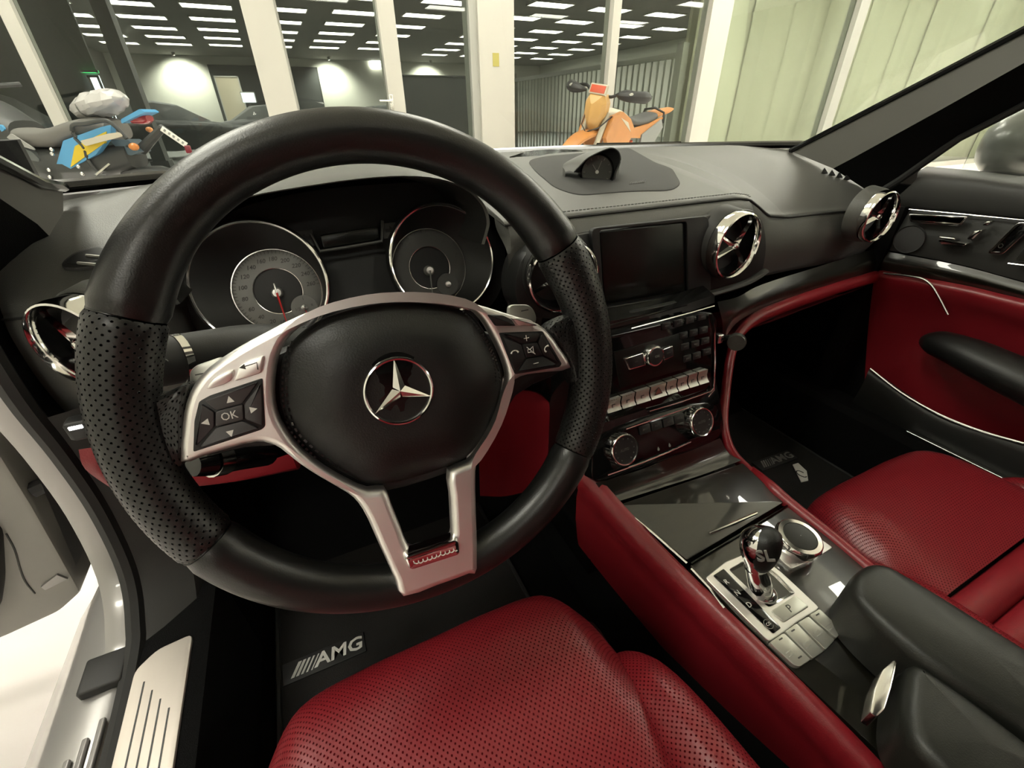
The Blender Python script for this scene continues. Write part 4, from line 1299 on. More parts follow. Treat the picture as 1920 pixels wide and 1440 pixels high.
# emblem
EH = .0205
ec = WF.px(748, 733, EH)
em = mk('emblem_plate', MB().lathe(WF, [(.0285, EH - .004), (.028, EH - .0005), (.0265, EH), (.0004, EH)], 40, *ec), M['gloss'], sw)
er = np.linalg.norm(WF.px(683, 740, EH) - WF.px(812, 730, EH)) / 2
mk('emblem_ring', MB().tube([WF.w(ec[0] + er * .97 * math.cos(a), ec[1] + er * .97 * math.sin(a), EH + .0012) for a in np.linspace(0, 2 * math.pi, 56, endpoint=False)], .0014, 8, closed=True, up=WF.z), M['chrome'], em)
sc_ = WF.px(750, 733, EH + .003)
star = MB()
for tp in ((738, 671), (701, 778), (810, 743)):
    t_ = WF.px(*tp, EH + .001) - sc_
    L_ = er * .97
    t_ = t_ / np.linalg.norm(t_) * L_
    n2 = np.array([-t_[1], t_[0]]) / L_
    P = [WF.w(*sc_, EH + .0045), WF.w(*(sc_ + t_ * .13 + n2 * .0042), EH + .0008), WF.w(*(sc_ + t_), EH + .0012), WF.w(*(sc_ + t_ * .13 - n2 * .0042), EH + .0008)]
    star.add(P, [(0, 1, 2), (0, 2, 3)])
mk('emblem_star', star, M['chrome'], em, 0)
# left key pad: four direction keys around OK
def key(poly, name, m, h0, h1, b=.0008, parent=None, rr=.0012):
    return mk(name, MB().prism(WF, roundpoly([WF.px(a, q, h1) for a, q in poly], rr, 2), h0, h1, b), M[m], parent or sw)
key(((373, 753), (393, 742), (492, 709), (497, 800), (490, 806), (362, 848), (364, 790)), 'key_well', 'black', .0, .0088, .0005)
O = [(402, 771), (457, 757), (458, 788), (402, 802)]
X_ = [(377, 753), (490, 713), (493, 803), (364, 844)]
M['key'] = mat('grey_key', (.035, .032, .033), .5)
def lerp(a, b, t):
    return (a[0] + (b[0] - a[0]) * t, a[1] + (b[1] - a[1]) * t)
ok = key([lerp(O[i], O[(i + 2) % 4], .03) for i in range(4)], 'ok_key', 'key', .004, .0112)
text('ok_word', 'OK', WF, *WF.px(430, 780, .0113), .0113, .0072, M['white'], ok, sx=.9)
for i, (ic_, rot) in enumerate((((431, 750), 90), ((474, 768), 0), ((432, 812), -90), ((386, 792), 180))):
    j = (i + 1) % 4
    q = [lerp(X_[i], X_[j], .03), lerp(X_[j], X_[i], .03), lerp(O[j], O[i], .02), lerp(O[i], O[j], .02)]
    cx_, cy_ = sum(a for a, _ in q) / 4, sum(b for _, b in q) / 4
    q = [lerp(v, (cx_, cy_), .06) for v in q]
    ky = key(q, 'arrow_key', 'key', .004, .0112)
    u, v = WF.px(*ic_, .0113)
    a = math.radians(rot)
    tri = [(u + .0027 * math.cos(a + t), v + .0027 * math.sin(a + t)) for t in (0, 2.2, -2.2)]
    mk('arrow_mark', MB().prism(WF, tri, .0110, .0114), M['white'], ky, 0)
ky = key(((438, 716), (448, 688), (464, 677), (495, 666), (490, 699)), 'return_key', 'silver', .004, .0112, .001, rr=.002)
u, v = WF.px(468, 687, .0114)
mk('return_mark', MB().tube([WF.w(u + .004, v - .003, .0113), WF.w(u + .0045, v + .0015, .0113), WF.w(u - .003, v + .0005, .0113)], .0004, 4).prism(WF, [(u - .006, v + .0003), (u - .0025, v + .0022), (u - .0025, v - .0014)], .0111, .0114), M['dark_print'], ky, 0)
key(((383, 733), (398, 709), (440, 690), (434, 716)), 'blank_key', 'silver', .004, .0106, .001, rr=.004)
# right key pad
key(((936, 624), (1018, 621), (1054, 682), (1050, 688), (966, 702), (950, 660)), 'key_well', 'black', .0, .0088, .0005)
O = [(978, 645), (1008, 641), (1019, 667), (986, 672)]
X_ = [(938, 626), (1016, 623), (1051, 684), (967, 699)]
ky = key([lerp(O[i], O[(i + 2) % 4], .03) for i in range(4)], 'mute_key', 'black', .004, .011)
u, v = WF.px(996, 657, .0112)
mk('speaker_mark', MB().tube([WF.w(u + a * .001, v + b * .001, .0112) for a, b in ((-3, 1.2), (-3, -1.2), (-.5, -1.2), (2, -3), (2, 3), (-.5, 1.2))], .00035, 4, closed=True, up=WF.z).tube([WF.w(u - .0035, v + .0035, .0112), WF.w(u + .0032, v - .0038, .0112)], .00035, 4), M['white'], ky, 0)
for i, (ic_, sym) in enumerate((((987, 634), '+'), ((1027, 652), 'call'), ((1005, 681), '-'), ((965, 661), 'end'))):
    j = (i + 1) % 4
    q = [lerp(X_[i], X_[j], .03), lerp(X_[j], X_[i], .03), lerp(O[j], O[i], .02), lerp(O[i], O[j], .02)]
    cx_, cy_ = sum(a for a, _ in q) / 4, sum(b for _, b in q) / 4
    ky = key([lerp(w_, (cx_, cy_), .06) for w_ in q], 'menu_key', 'black', .004, .011)
    u, v = WF.px(*ic_, .0112)
    mb = MB()
    if sym in '+-':
        mb.tube([WF.w(u - .0024, v, .0112), WF.w(u + .0024, v, .0112)], .0004, 4)
        if sym == '+':
            mb.tube([WF.w(u, v - .0024, .0112), WF.w(u, v + .0024, .0112)], .0004, 4)
    else:
        f0 = math.pi * .35 if sym == 'call' else 0
        arc = [WF.w(u + .0032 * math.cos(t + f0), v - .001 + .0026 * math.sin(t + f0), .0112) for t in np.linspace(.2, math.pi - .2, 7)]
        mb.tube(arc, [.0009, .0007, .0005, .0005, .0005, .0007, .0009], 5)
    mk('key_mark', mb, M['white'], ky, 0)
key(((916, 590), (931, 611), (968, 611), (960, 599), (944, 591)), 'voice_key', 'black', .004, .0112, .001)
key(((960, 596), (972, 611), (1009, 611), (996, 600), (978, 596)), 'blank_key', 'silver', .004, .0108, .001)
# shift paddles behind the spokes
for q, s in ((((356, 730), (355, 697), (366, 686), (412, 670), (424, 674), (440, 700), (400, 740)), '-'), (((953, 600), (955, 575), (962, 571), (990, 571), (1001, 579), (1008, 596), (1000, 620)), '+')):
    pq = roundpoly([WF.px(a, b, -.022) for a, b in q], .004, 3)
    pd = mk('paddle', MB().prism(WF, pq, -.027, -.022, .0015), M['silver_key'], sw)
    u, v = WF.px(*((377, 701) if s == '-' else (984, 582)), -.0215)
    mk('paddle_mark', MB().box((u, v, -.0215), (.007, .0008, .0004), WF), M['dark_print'], pd, 0)
# chrome plaque in the lower spoke with a line of script
PH = .0245
pq = roundpoly([WF.px(a, b, PH) for a, b in ((756, 1044), (860, 1009), (864, 1040), (768, 1071))], .004, 4)
pk = mk('plaque', MB().prism(WF, pq, .012, PH + .0015, .0035), M['chrome'], sw)
p0, p1 = WF.px(775, 1062, PH + .002), WF.px(857, 1034, PH + .002)
e1 = (p1 - p0) / np.linalg.norm(p1 - p0)
e2 = np.array([-e1[1], e1[0]])
ln = np.linalg.norm(p1 - p0)
scr = [p0 + e1 * ln * t + e2 * (.0016 + .0013 * math.sin(t * 62) + (.0016 * math.exp(-((t - .62) / .03) ** 2)) + .0014 * math.exp(-((t - .05) / .03) ** 2)) + e1 * .0009 * math.cos(t * 62) for t in np.linspace(0, 1, 110)]
mk('plaque_script', MB().tube([WF.w(*q, PH + .0017) for q in scr], .00028, 4), M['white'], pk)

# stalks behind the wheel
sk = thing('indicator_stalk', at(500, 640, y=.13), 'black indicator and wiper stalk behind the left spoke', 'stalk')
path = [at(274, 690, y=.085), at(282, 684, y=.086), at(330, 674, y=.095), at(345, 671, y=.098), at(420, 662, y=.11), at(520, 650, y=.135), at(640, 660, y=.16)]
mk('lever', MB().tube(cr(path[3:], 5), list(np.interp(np.linspace(0, 1, 16), [0, .4, 1], [.0185, .021, .019])), 18, flat=1.05), M['soft_black'], sk)
mk('wiper_knob', MB().tube(path[:3], [.013, .0175, .0185], 18, flat=1.05), M['soft_black'], sk)
mk('ring', MB().tube([path[2], path[3]], [.0192, .0192], 20, flat=1.05), M['chrome'], sk)
ff = Fr(at(305, 682, y=.072), path[3] - path[1], (0, .3, 1))
mk('wiper_mark', MB().tube([ff.w(.004 * math.cos(a), .0035 * math.sin(a), 0) for a in np.linspace(.3, 2.84, 8)], .0004, 4).tube([ff.w(0, -.002, 0), ff.w(.002, .0025, 0)], .0004, 4), M['white_dim'], sk, 0)
mk('washer_dot', MB().lathe(ff, [(.0012, 0), (.001, .0006), (.0002, .0007)], 8, -.009, 0), M['white_dim'], sk, 0)
ff = Fr(at(407, 656, y=.092), path[5] - path[3], (0, .3, 1))
mk('beam_mark', MB().tube([ff.w(-.006 + .0006 * k, .0015 * math.sin(k * .9), 0) for k in range(20)], .0004, 4), M['grey_print'], sk, 0)
# column adjuster below the left spoke
aj = thing('column_adjuster', at(400, 872, y=.14), 'small black and chrome column adjusting lever below the left spoke', 'lever')
pa = [at(362, 872, y=.12), at(395, 866, y=.13), at(420, 862, y=.14), at(450, 856, y=.15), at(500, 850, y=.18)]
mk('shaft', MB().tube(pa[2:], .014, 14), M['gloss'], aj)
mk('collar', MB().tube(pa[1:3], .0155, 16), M['chrome'], aj)
mk('tip', MB().tube(pa[:2], [.011, .014], 14), M['gloss'], aj)

# ================================================================== centre console
OF = Fr((XC, -.05, .472), (1, 0, 0), (0, 1, .12))
con = thing('center_console', (XC, -.1, .2), 'centre console in glossy dark wood with red leather flanks', 'console')
def ow(px, py, h=0.):
    return OF.w(*OF.px(px, py, h), h)
# wood apron between climate panel and lid
r0 = [HF.w(*HF.px(*q), -.002) for q in ((1118, 906), (1200, 882), (1290, 846), (1352, 822))]
r2 = [ow(*q) for q in ((1156, 941), (1235, 916), (1320, 889), (1390, 863))]
r1 = [(a * .45 + b * .55) + np.array([0, .004, -.008]) for a, b in zip(r0, r2)]
mk('wood_apron', surf([r0, r1, r2], 6, 6), M['wood'], con)
def plate(pxs, h0, h1, name, m, b=.0015, rr=.002, par=None):
    return mk(name, MB().prism(OF, roundpoly([OF.px(a, c, h1) for a, c in pxs], rr, 3), h0, h1, b), M[m], par or con)
lid = plate(((1160, 946), (1393, 868), (1470, 941), (1288, 1050)), -.02, .0, 'storage_lid', 'wood')
mk('lid_pull', MB().tube([ow(1329, 1000, .003), ow(1375, 981, .003), ow(1419, 962, .003)], .0022, 8), M['chrome'], lid)
rear = [(1294, 1060), (1477, 950), (1560, 1012), (1660, 1090), (1830, 1260), (1830, 1470), (1700, 1470), (1640, 1402), (1500, 1272), (1400, 1172)]
plate(rear, -.02, .0, 'wood_deck', 'wood')
mk('edge_line', MB().tube([ow(*q, .002) for q in ((1140, 925), (1158, 945), (1225, 1000), (1288, 1056))], .0014, 6), M['chrome'], con)
mk('edge_line', MB().tube([ow(*q, .002) for q in ((1296, 1066), (1330, 1102), (1358, 1140))], .0014, 6), M['chrome'], con)
mk('edge_line', MB().tube([ow(*q, .002) for q in ((1296, 1056), (1380, 1006), (1476, 948))], .0012, 6), M['gloss'], con)
mk('tunnel', MB().grid([[(x, y, z) for x, z in ((-.10, .2), (-.065, .32), (-.045, .43), (.03, .435), (.11, .43), (.13, .34), (.15, .2))] for y in (.55, .2, -.1, -.9)]), M['carpet'], con)
# red flank towards the driver
top = [ow(*q) for q in ((1094, 862), (1120, 900), (1156, 947), (1222, 1004), (1286, 1062), (1345, 1122), (1400, 1180), (1498, 1282), (1640, 1420), (1720, 1500))]
top[0] = HF.w(*HF.px(1100, 850), -.004)
ty = np.array([p[1] for p in top])
fx3, fz3 = np.polyfit(ty, [p[0] for p in top], 3), np.polyfit(ty, [p[2] for p in top], 3)
top = [np.array([np.polyval(fx3, y), y, np.polyval(fz3, y)]) for y in np.linspace(ty.max(), ty.min(), 12)]
rows = []
for p in top:
    rows.append([p + np.array(d) for d in ((.002, 0, -.001), (-.006, 0, .0035), (-.014, 0, -.001), (-.019, 0, -.014), (-.021, 0, -.032), (-.0195, 0, -.036), (-.021, 0, -.05), (-.019, 0, -.10), (-.012, 0, -.15), (-.008, 0, -.17))])
cols = [cr([r[j] for r in rows], 4) for j in range(len(rows[0]))]
mk('red_flank', MB().grid([[c[i] for c in cols] for i in range(len(cols[0]))]), M['red'], con, 70)
# red edge towards the passenger
pr = [at(1405, 884, y=.033), ow(1440, 912), ow(1478, 946), ow(1560, 1012), ow(1640, 1080), ow(1720, 1150), ow(1850, 1270)]
mk('red_edge', MB().tube(cr([p + np.array([.006, 0, -.003]) for p in pr], 5), .0095, 10), M['red'], con)
rows = [[p + np.array(d) for d in ((.012, 0, -.006), (.016, 0, -.05), (.02, 0, -.14))] for p in pr]
mk('passenger_flank', flip(MB().grid(rows)), M['red'], con)

# ------------------------------------------------------------------ selector plate, keys, lever, rotary controller
spn = thing('selector_panel', ow(1450, 1150), 'silver gear selector panel with R N D strip and four keys', 'selector panel')
pan = [(1322, 1083), (1360, 1053), (1392, 1040), (1430, 1046), (1466, 1073), (1538, 1140), (1518, 1152), (1495, 1166), (1471, 1184), (1442, 1203)]
gt = [(1367, 1068), (1392, 1054), (1432, 1058), (1460, 1080), (1491, 1112), (1441, 1138)]
go = roundpoly([OF.px(a, b, .004) for a, b in gt], .003, 3)
mk('panel_frame', curve_mesh([roundpoly([OF.px(a, b, .004) for a, b in pan], .004, 3), go], .006, .001, OF, -.003), M['silver'], spn)
strip_ = plate(((1337, 1079), (1357, 1066), (1465, 1177), (1450, 1188)), .003, .0048, 'gear_strip', 'gloss', .0004, .002, spn)
def on_con(s, px, py, h, size, m, par, rot=-.02, **k):
    u, v = OF.px(px, py, h)
    return text('gear_letter', s, OF, u, v, h, size, M[m], par, rot=rot, **k)
for s, px, py in (('R', 1362, 1091), ('N', 1383, 1112), ('D', 1405, 1134)):
    on_con(s, px, py, .0051, .0088, 'white', strip_)
u, v = OF.px(1441, 1170, .0051)
mk('mode_ring', MB().tube([OF.w(u + .0052 * math.cos(a), v + .0052 * math.sin(a), .0051) for a in np.linspace(.3, 5.6, 20)], .0004, 4), M['white_dim'], strip_, 0)
text('mode_letter', 'C/S', OF, u, v, .0051, .0048, M['white'], strip_)
# recessed gate round the lever
c0 = np.mean(go, axis=0)
rows = [[OF.w(*(c0 + (q - c0) * k), h) for q in go] for k, h in ((1.02, .0035), (.93, .001), (.75, -.006), (.55, -.008), (.03, -.008))]
mk('lever_gate', MB().grid(rows if area2(go) > 0 else [r[::-1] for r in rows], cu=True), M['chrome_soft'], spn)
pb = plate(((1446, 1145), (1491, 1116), (1517, 1137), (1471, 1166)), .003, .0056, 'park_key', 'silver_key', .0008, .002, spn)
on_con('P', 1481, 1141, .0058, .0125, 'dark_print', pb)
ks = (((1443, 1204), (1470, 1186), (1521, 1236), (1500, 1250), (1488, 1247)), ((1472, 1184), (1494, 1168), (1545, 1221), (1524, 1235)), ((1496, 1167), (1516, 1155), (1566, 1199), (1548, 1219)), ((1518, 1153), (1537, 1141), (1580, 1182), (1568, 1197)))
for k, q in enumerate(ks):
    ky = plate(q, -.004, .0062, 'function_key', 'silver_key', .0009, .0025, spn)
    for px, py in ([(1464, 1198), (1500, 1232)], [(1487, 1182)], [], [(1533, 1152)])[k]:
        u, v = OF.px(px, py, .0064)
        mk('key_mark', MB().box((u, v, .0064), (.0055, .0014, .0003), OF), M['dark_print'], ky, 0)
    u, v = OF.px(*((1478, 1222), (1510, 1206), (1530, 1184), (1553, 1172))[k], .0064)
    mk('key_icon', MB().box((u, v, .0064), (.009, .0008, .0002), OF).box((u, v - .004, .0064), (.009, .0008, .0002), OF), M['frame_grey'], ky, 0)

lv = thing('gear_lever', ow(1432, 1108), 'short gear lever with chrome stem and black leather knob marked SL', 'gear lever')
B = ow(1430, 1116, -.002)
S1 = at(1424, 1092, z=.487)
S2 = at(1416, 1062, z=.512)
T_ = at(1405, 1004, z=.55)
mk('stem', MB().tube(cr([B, S1, S2], 4), [.012, .0125, .013, .0135, .0135, .013, .0125, .012, .012], 16), M['chrome'], lv)
mk('ball_joint', MB().ball(ow(1434, 1112, .004), .0145, 18, 10, (1, 1, .6)), M['chrome_soft'], lv)
ax = nrm(T_ - S2)
side = nrm(np.cross(ax, nrm(CAM - T_)))          # across the knob as the driver sees it
outw = np.cross(side, ax)
def knob(prof, cx, m, name, kx=1., kd=1., d0=0., a0=0., a1=2 * math.pi, n=28):
    rows = []
    for t, r in prof:
        c = S2 + (T_ - S2) * t + side * cx(t) + outw * d0
        rows.append([c + side * r * kx * math.cos(a) + outw * r * kd * math.sin(a) for a in np.linspace(a0, a1, n, endpoint=False)])
    return mk(name, MB().grid(rows, cu=True, cap=True), M[m], lv, 60)
pf = [(-.06, .012), (.1, .0135), (.3, .0165), (.55, .0195), (.8, .0205), (1., .019), (1.12, .0145), (1.2, .007), (1.22, .001)]
k1 = 1. if (side @ _R) > 0 else -1.
kb = knob(pf, lambda t: k1 * (.002 + .008 * t), 'chrome', 'knob_shell')
pf2 = [(-.02, .002), (.02, .011), (.2, .0155), (.5, .0195), (.8, .0205), (1., .019), (1.12, .0145), (1.2, .007), (1.22, .001)]
kp = knob([(t, r * .97) for t, r in pf2], lambda t: k1 * (.0055 + .009 * t), 'black_leather', 'knob_leather', 1., 1., .0022)
c_ = S2 + (T_ - S2) * .72 + side * k1 * .0125
NF = Fr(c_ + outw * (.0225) - side * k1 * .001, side * k1 + outw * .12, ax)
text('knob_word', 'SL', NF, 0, 0, .0, .019, M['chrome_soft'] if 0 else M['white_dim'], kp, ext=.0012, bold=.0003, rot=.1)

rt = thing('rotary_controller', ow(1505, 1025), 'chrome rotary controller with black top beside the gear lever', 'rotary knob')
plate(((1456, 1010), (1472, 985), (1510, 990), (1562, 1026), (1528, 1048), (1484, 1067), (1462, 1048)), -.006, .004, 'base_plate', 'silver', .0015, .003, rt)
u, v = OF.px(1500, 1006, .021)
r = .0285
mk('dial', MB().lathe(OF, [(r * .86, .002), (r * .9, .004), (r, .009), (r * 1.02, .016), (r * .99, .0205), (r * .93, .022), (r * .74, .0222), (r * .72, .021)], 48, u, v), M['chrome'], rt)
mk('cap', MB().lathe(OF, [(r * .73, .020), (r * .7, .022), (r * .4, .0232), (.0004, .0235)], 36, u, v), M['armrest'], rt)
for k in range(8):
    a = 2 * math.pi * k / 8 + .2
    mk('notch', MB().tube([OF.w(u + r * .95 * math.cos(a), v + r * .95 * math.sin(a), .0214), OF.w(u + r * .99 * math.cos(a), v + r * .99 * math.sin(a), .0205), OF.w(u + r * 1.02 * math.cos(a), v + r * 1.02 * math.sin(a), .016)], .0007, 4), M['dark_print'], rt, 0)

# ------------------------------------------------------------------ armrest: two lids and a chrome latch
def pillow(fr, poly, h0, h1, r, crown, name, m, par, n=72):
    p = resamp(cr([np.asarray(q) for q in poly], 5, closed=True), n, closed=True)
    if area2(p) < 0:
        p = p[::-1]
    c = np.mean(p, axis=0)
    rows = [[fr.w(*q, h0) for q in p], [fr.w(*q, h1 - r) for q in p]]
    for t in (.25, .5, .75, 1.):
        rows.append([fr.w(*q, h1 - r + r * math.sin(t * math.pi / 2)) for q in inset(p, r * (1 - math.cos(t * math.pi / 2)))])
    q1 = inset(p, r)
    for k in (.85, .6, .35, .1, .003):
        rows.append([fr.w(*(c + (q - c) * k), h1 + crown * (1 - k * k)) for q in q1])
    return mk(name, MB().grid(rows, cu=True), M[m], par, 60)
arm = thing('armrest', (.05, -.35, .46), 'black leather centre armrest with two lids and a chrome latch', 'armrest')
ZA = Fr((0, 0, .46), (1, 0, 0), (0, 1, .02))
HA = .068
pg = [ZA.px(*q, HA - .01) for q in ((1592, 1092), (1612, 1068), (1645, 1060), (1700, 1085), (1920, 1222), (2150, 1370), (2100, 1500), (1920, 1372), (1760, 1270), (1660, 1190), (1602, 1130))]
pillow(ZA, pg, .0, HA, .014, .004, 'right_lid', 'armrest', arm)
pg = [ZA.px(*q, HA - .016) for q in ((1712, 1246), (1800, 1300), (1920, 1392), (2060, 1500), (1900, 1560), (1780, 1470), (1712, 1400), (1692, 1350), (1694, 1290))]
pillow(ZA, pg, .0, HA - .008, .014, .003, 'left_lid', 'armrest', arm)
pg = [ZA.px(*q, .02) for q in ((1600, 1120), (1640, 1150), (1760, 1260), (2000, 1450), (1990, 1600), (1800, 1500), (1690, 1420), (1690, 1300), (1640, 1200))]
mk('armrest_box', MB().prism(ZA, cr(pg, 3, closed=True), -.02, .03, .003), M['black'], arm)
pg = [ZA.px(*q, .05) for q in ((1677, 1236), (1683, 1242), (1672, 1290), (1660, 1330), (1644, 1345), (1631, 1336), (1640, 1290), (1655, 1255))]
mk('latch', MB().prism(ZA, roundpoly(pg, .002, 2), .03, .05, .0015), M['chrome_soft'], arm)

# ------------------------------------------------------------------ seats
def seat(cx, yf, zc, hw, label, dp):
    t = thing('bucket_seat', (cx, yf - .25, .2), label, 'car seat', 'red leather seats')
    S = (-1, -.93, -.75, -.4, 0, .4, .75, .93, 1)
    def edge(s):
        return -.065 * abs(s) ** 7
    rows = []
    for dy, dz, wx in ((-.03, -.16, .95), (.0, -.10, .98), (.004, -.055, 1.), (-.012, -.02, 1.), (-.045, -.004, 1.), (-.10, .0, 1.), ((-.1 - dp) / 2, -.006, 1.), (-dp, -.016, 1.)):
        r = []
        for s in S:
            roll = -.035 * max(0, (abs(s) - .7) / .3) ** 2 * (1 if dy > -.13 else .5)
            r.append((cx + s * hw * wx, yf + dy + edge(s) * (1 if dy > -.06 else .6 if dy > -.11 else 0), zc + dz + roll))
        rows.append(r)
    mk('cushion', flip(surf(rows, 5, 5)), M['red_perf'], t, 70)
    # pleated rear half of the cushion, one pleat at a time
    y = yf - dp - .003
    k = 0
    while y > yf - .5:
        z = zc - .014 - .05 * (yf - dp - y)
        rows = []
        for a in np.linspace(0, math.pi, 7):
            rows.append([(cx + s * hw, y - .021 + .0215 * math.cos(a), z - .012 + .02 * math.sin(a)) for s in np.linspace(-.93, .93, 9)])
        mk('pleat', flip(MB().grid(rows)), M['red'], t)
        y -= .043
        k += 1
    for sgn in (-1, 1):
        rows = []
        for y, w, h, dz in ((yf - .105, .004, .004, -.05), (yf - .115, .018, .022, -.04), (yf - .145, .03, .036, -.028), (yf - .2, .036, .045, -.02), (yf - .3, .04, .052, -.018), (yf - .42, .04, .055, -.018), (yf - .52, .04, .05, -.02)):
            r = []
            c = cx + sgn * (hw + w * .45 - .004)
            for a in np.linspace(-.45 * math.pi, 1.45 * math.pi, 14):
                r.append((c + w * math.cos(a), y, zc + dz - .02 + h * math.sin(a)))
            rows.append(r)
        mk('side_bolster', surf(rows, 2, 4), M['red_perf'], t, 70)
    mk('seat_base', MB().box((cx, yf - .3, .2 + (zc - .12 - .2) / 2), (hw * 1.9, .42, zc - .12 - .2), b=.01), M['black'], t)
    mk('seat_skirt', MB().box((cx, yf - .28, zc - .09), (hw * 2.1, .46, .07), b=.02), M['black_leather'], t)
    rows = []
    for z, dy in ((zc - .02, -.50), (zc + .1, -.52), (zc + .3, -.58), (zc + .5, -.66), (zc + .62, -.70)):
        rows.append([(cx + s * hw * 1.1, yf + dy + .05 * max(0, abs(s) - .6) / .4, z) for s in (-1.1, -.95, -.6, 0, .6, .95, 1.1)])
    mk('backrest', surf(rows, 4, 4), M['red'], t)
seat(-.386, .018, .462, .195, 'red leather driver seat behind the steering wheel', .24)
seat(.432, -.018, .425, .195, 'red leather passenger seat at the right', .205)

# ------------------------------------------------------------------ floor mats
def floor_mat(x0, x1, y0, y1, z, label):
    t = thing('floor_mat', ((x0 + x1) / 2, (y0 + y1) / 2, z), label, 'floor mat')
    f = Fr((0, 0, z), (1, 0, 0), (0, 1, 0))
    mk('pile', MB().prism(f, roundpoly([(x0, y0), (x1, y0), (x1, y1), (x0, y1)], .05, 4), 0, .009, .002), M['carpet2'], t)
    pth = [f.w(*q, .008) for q in roundpoly([(x0, y0), (x1, y0), (x1, y1), (x0, y1)], .05, 4)]
    mk('binding', MB().tube(pth, .0045, 6, closed=True), M['rubber'], t)
    return t, f
def amg(t, f, pa, pb, lit):
    A, B_ = (np.array(f.px(*q, .012)) for q in (pa, pb))
    d = B_ - A
    L_ = np.linalg.norm(d)
    rot = math.atan2(d[1], d[0])
    ff = Fr(f.w(*A, .0), f.x * math.cos(rot) + f.y * math.sin(rot), -f.x * math.sin(rot) + f.y * math.cos(rot))
    b = mk('badge', MB().box((L_ / 2, .0, .0105), (L_ * 1.16, L_ * .32, .003), ff, b=.001), M['rubber'], t)
    hh = L_ * .2
    for k in range(5):
        x = L_ * .03 + k * L_ * .068
        w = L_ * (.075 - .012 * k)
        mk('badge_stripe', MB().prism(ff, [(x, -hh / 2), (x + w * .62, -hh / 2), (x + w * .62 + hh * .55, hh / 2), (x + hh * .55, hh / 2)], .012, .0128), M[lit], b, 0)
    text('badge_word', 'AMG', ff, L_ * .7, 0, .0124, L_ * .28, M[lit], b, sx=1.12, shear=.12, bold=L_ * .006)
t, f = floor_mat(-.61, -.19, -.02, .46, .203, 'dark floor mat with a silver letter badge in the driver footwell')
amg(t, f, (541, 1262), (674, 1206), 'white')
t, f = floor_mat(.2, .66, -.02, .46, .203, 'dark floor mat with a dim letter badge in the passenger footwell')
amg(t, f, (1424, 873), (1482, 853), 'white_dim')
zf = Fr((0, 0, .214), (1, 0, 0), (0, 1, 0))
tg = thing('card', zf.w(*zf.px(1500, 885)), 'small white card lying on the passenger floor mat', 'card')
mk('sheet', MB().prism(zf, [zf.px(*q) for q in ((1486, 872), (1496, 869), (1512, 884), (1515, 902), (1502, 905))], 0, .002), M['white'], tg, 0)
u, v = zf.px(1502, 890)
mk('print', MB().tube([zf.w(u + .008 * math.cos(a), v + .012 * math.sin(a), .0025) for a in np.linspace(0, 5, 12)], .0015, 4), M['dark_print'], tg, 0)
# ------------------------------------------------------------------ magnetic phone mount on the stack's right edge
c_ = at(1381, 641, y=.14)
pm = thing('phone_mount', c_, 'small round black magnetic phone mount on the stack beside the red edge', 'phone mount')
dr_ = nrm(CAM - c_)
PF = Fr(c_, np.cross((0, 0, 1), dr_), (0, 0, 1))
if PF.z @ dr_ < 0:
    PF = Fr(c_, -PF.x, PF.y)
mk('disc', MB().lathe(PF, [(.001, -.008), (.0125, -.008), (.0148, -.004), (.0148, .003), (.0135, .005), (.0004, .0052)], 32), mat('mount_face', (.045, .05, .045), .3), pm)
mk('stem', MB().tube([PF.w(0, 0, -.006), PF.w(-.01, 0, -.015), at(1349, 634, y=.15)], .005, 10), M['gloss'], pm)
mk('clip', MB().box(at(1347, 634, y=.152), (.012, .012, .016), b=.003), M['chrome_soft'], pm)

# ------------------------------------------------------------------ passenger door
RF = Fr((.72, 0, .7), (0, -1, 0), (0, 0, 1))
pd = thing('passenger_door', (.76, -.2, .25), 'black and red passenger door trim with chrome seat switches', 'car door')
def rp(pxs, h0, h1, name, m, b=.002, rr=.004, par=None):
    return mk(name, MB().prism(RF, roundpoly([RF.px(a, c, h1) for a, c in pxs], rr, 3), h0, h1, b), M[m], par or pd)
def dloft(lines, name, m, nv=4, sm=60):
    """panel lofted through lines of (pixel x, pixel y, x) from front to back"""
    rows = []
    for ln in lines:
        pts = [at(a, b, x=c) for a, b, c in ln]
        pts.append(pts[-1] + (pts[-1] - pts[-2]) * 3.2)
        rows.append(cr(pts, 4))
    cols = [cr([r[j] for r in rows], nv) for j in range(len(rows[0]))]
    return mk(name, MB().grid([[c[i] for c in cols] for i in range(len(cols[0]))]), M[m], pd, sm)
dloft([[(1738, 312, .79), (1830, 320, .79), (1920, 331, .79)], [(1722, 322, .745), (1830, 333, .745), (1920, 345, .745)], [(1715, 340, .73), (1830, 352, .73), (1920, 364, .73)], [(1680, 372, .728), (1830, 392, .728), (1920, 404, .728)], [(1672, 391, .735), (1830, 404, .735), (1920, 412, .735)]], 'upper_pad', 'soft_black')
dloft([[(1668, 392, .735), (1800, 402, .735), (1920, 413, .735)], [(1665, 430, .725), (1800, 455, .725), (1920, 475, .725)], [(1660, 468, .725), (1800, 496, .725), (1920, 528, .725)]], 'switch_panel', 'soft_black')
dloft([[(1655, 470, .724), (1800, 498, .724), (1920, 530, .724)], [(1650, 488, .716), (1800, 516, .716), (1920, 548, .716)], [(1645, 505, .722), (1800, 533, .722), (1920, 562, .722)]], 'wood_band', 'wood')
dloft([[(1640, 505, .721), (1800, 533, .721), (1920, 561, .721)], [(1640, 513, .711), (1800, 543, .711), (1920, 572, .711)], [(1638, 528, .714), (1800, 560, .714), (1920, 592, .714)], [(1632, 575, .742), (1800, 610, .742), (1920, 645, .742)], [(1625, 650, .765), (1795, 710, .765), (1920, 770, .765)], [(1620, 740, .77), (1790, 830, .77), (1920, 890, .77)]], 'red_panel', 'red')
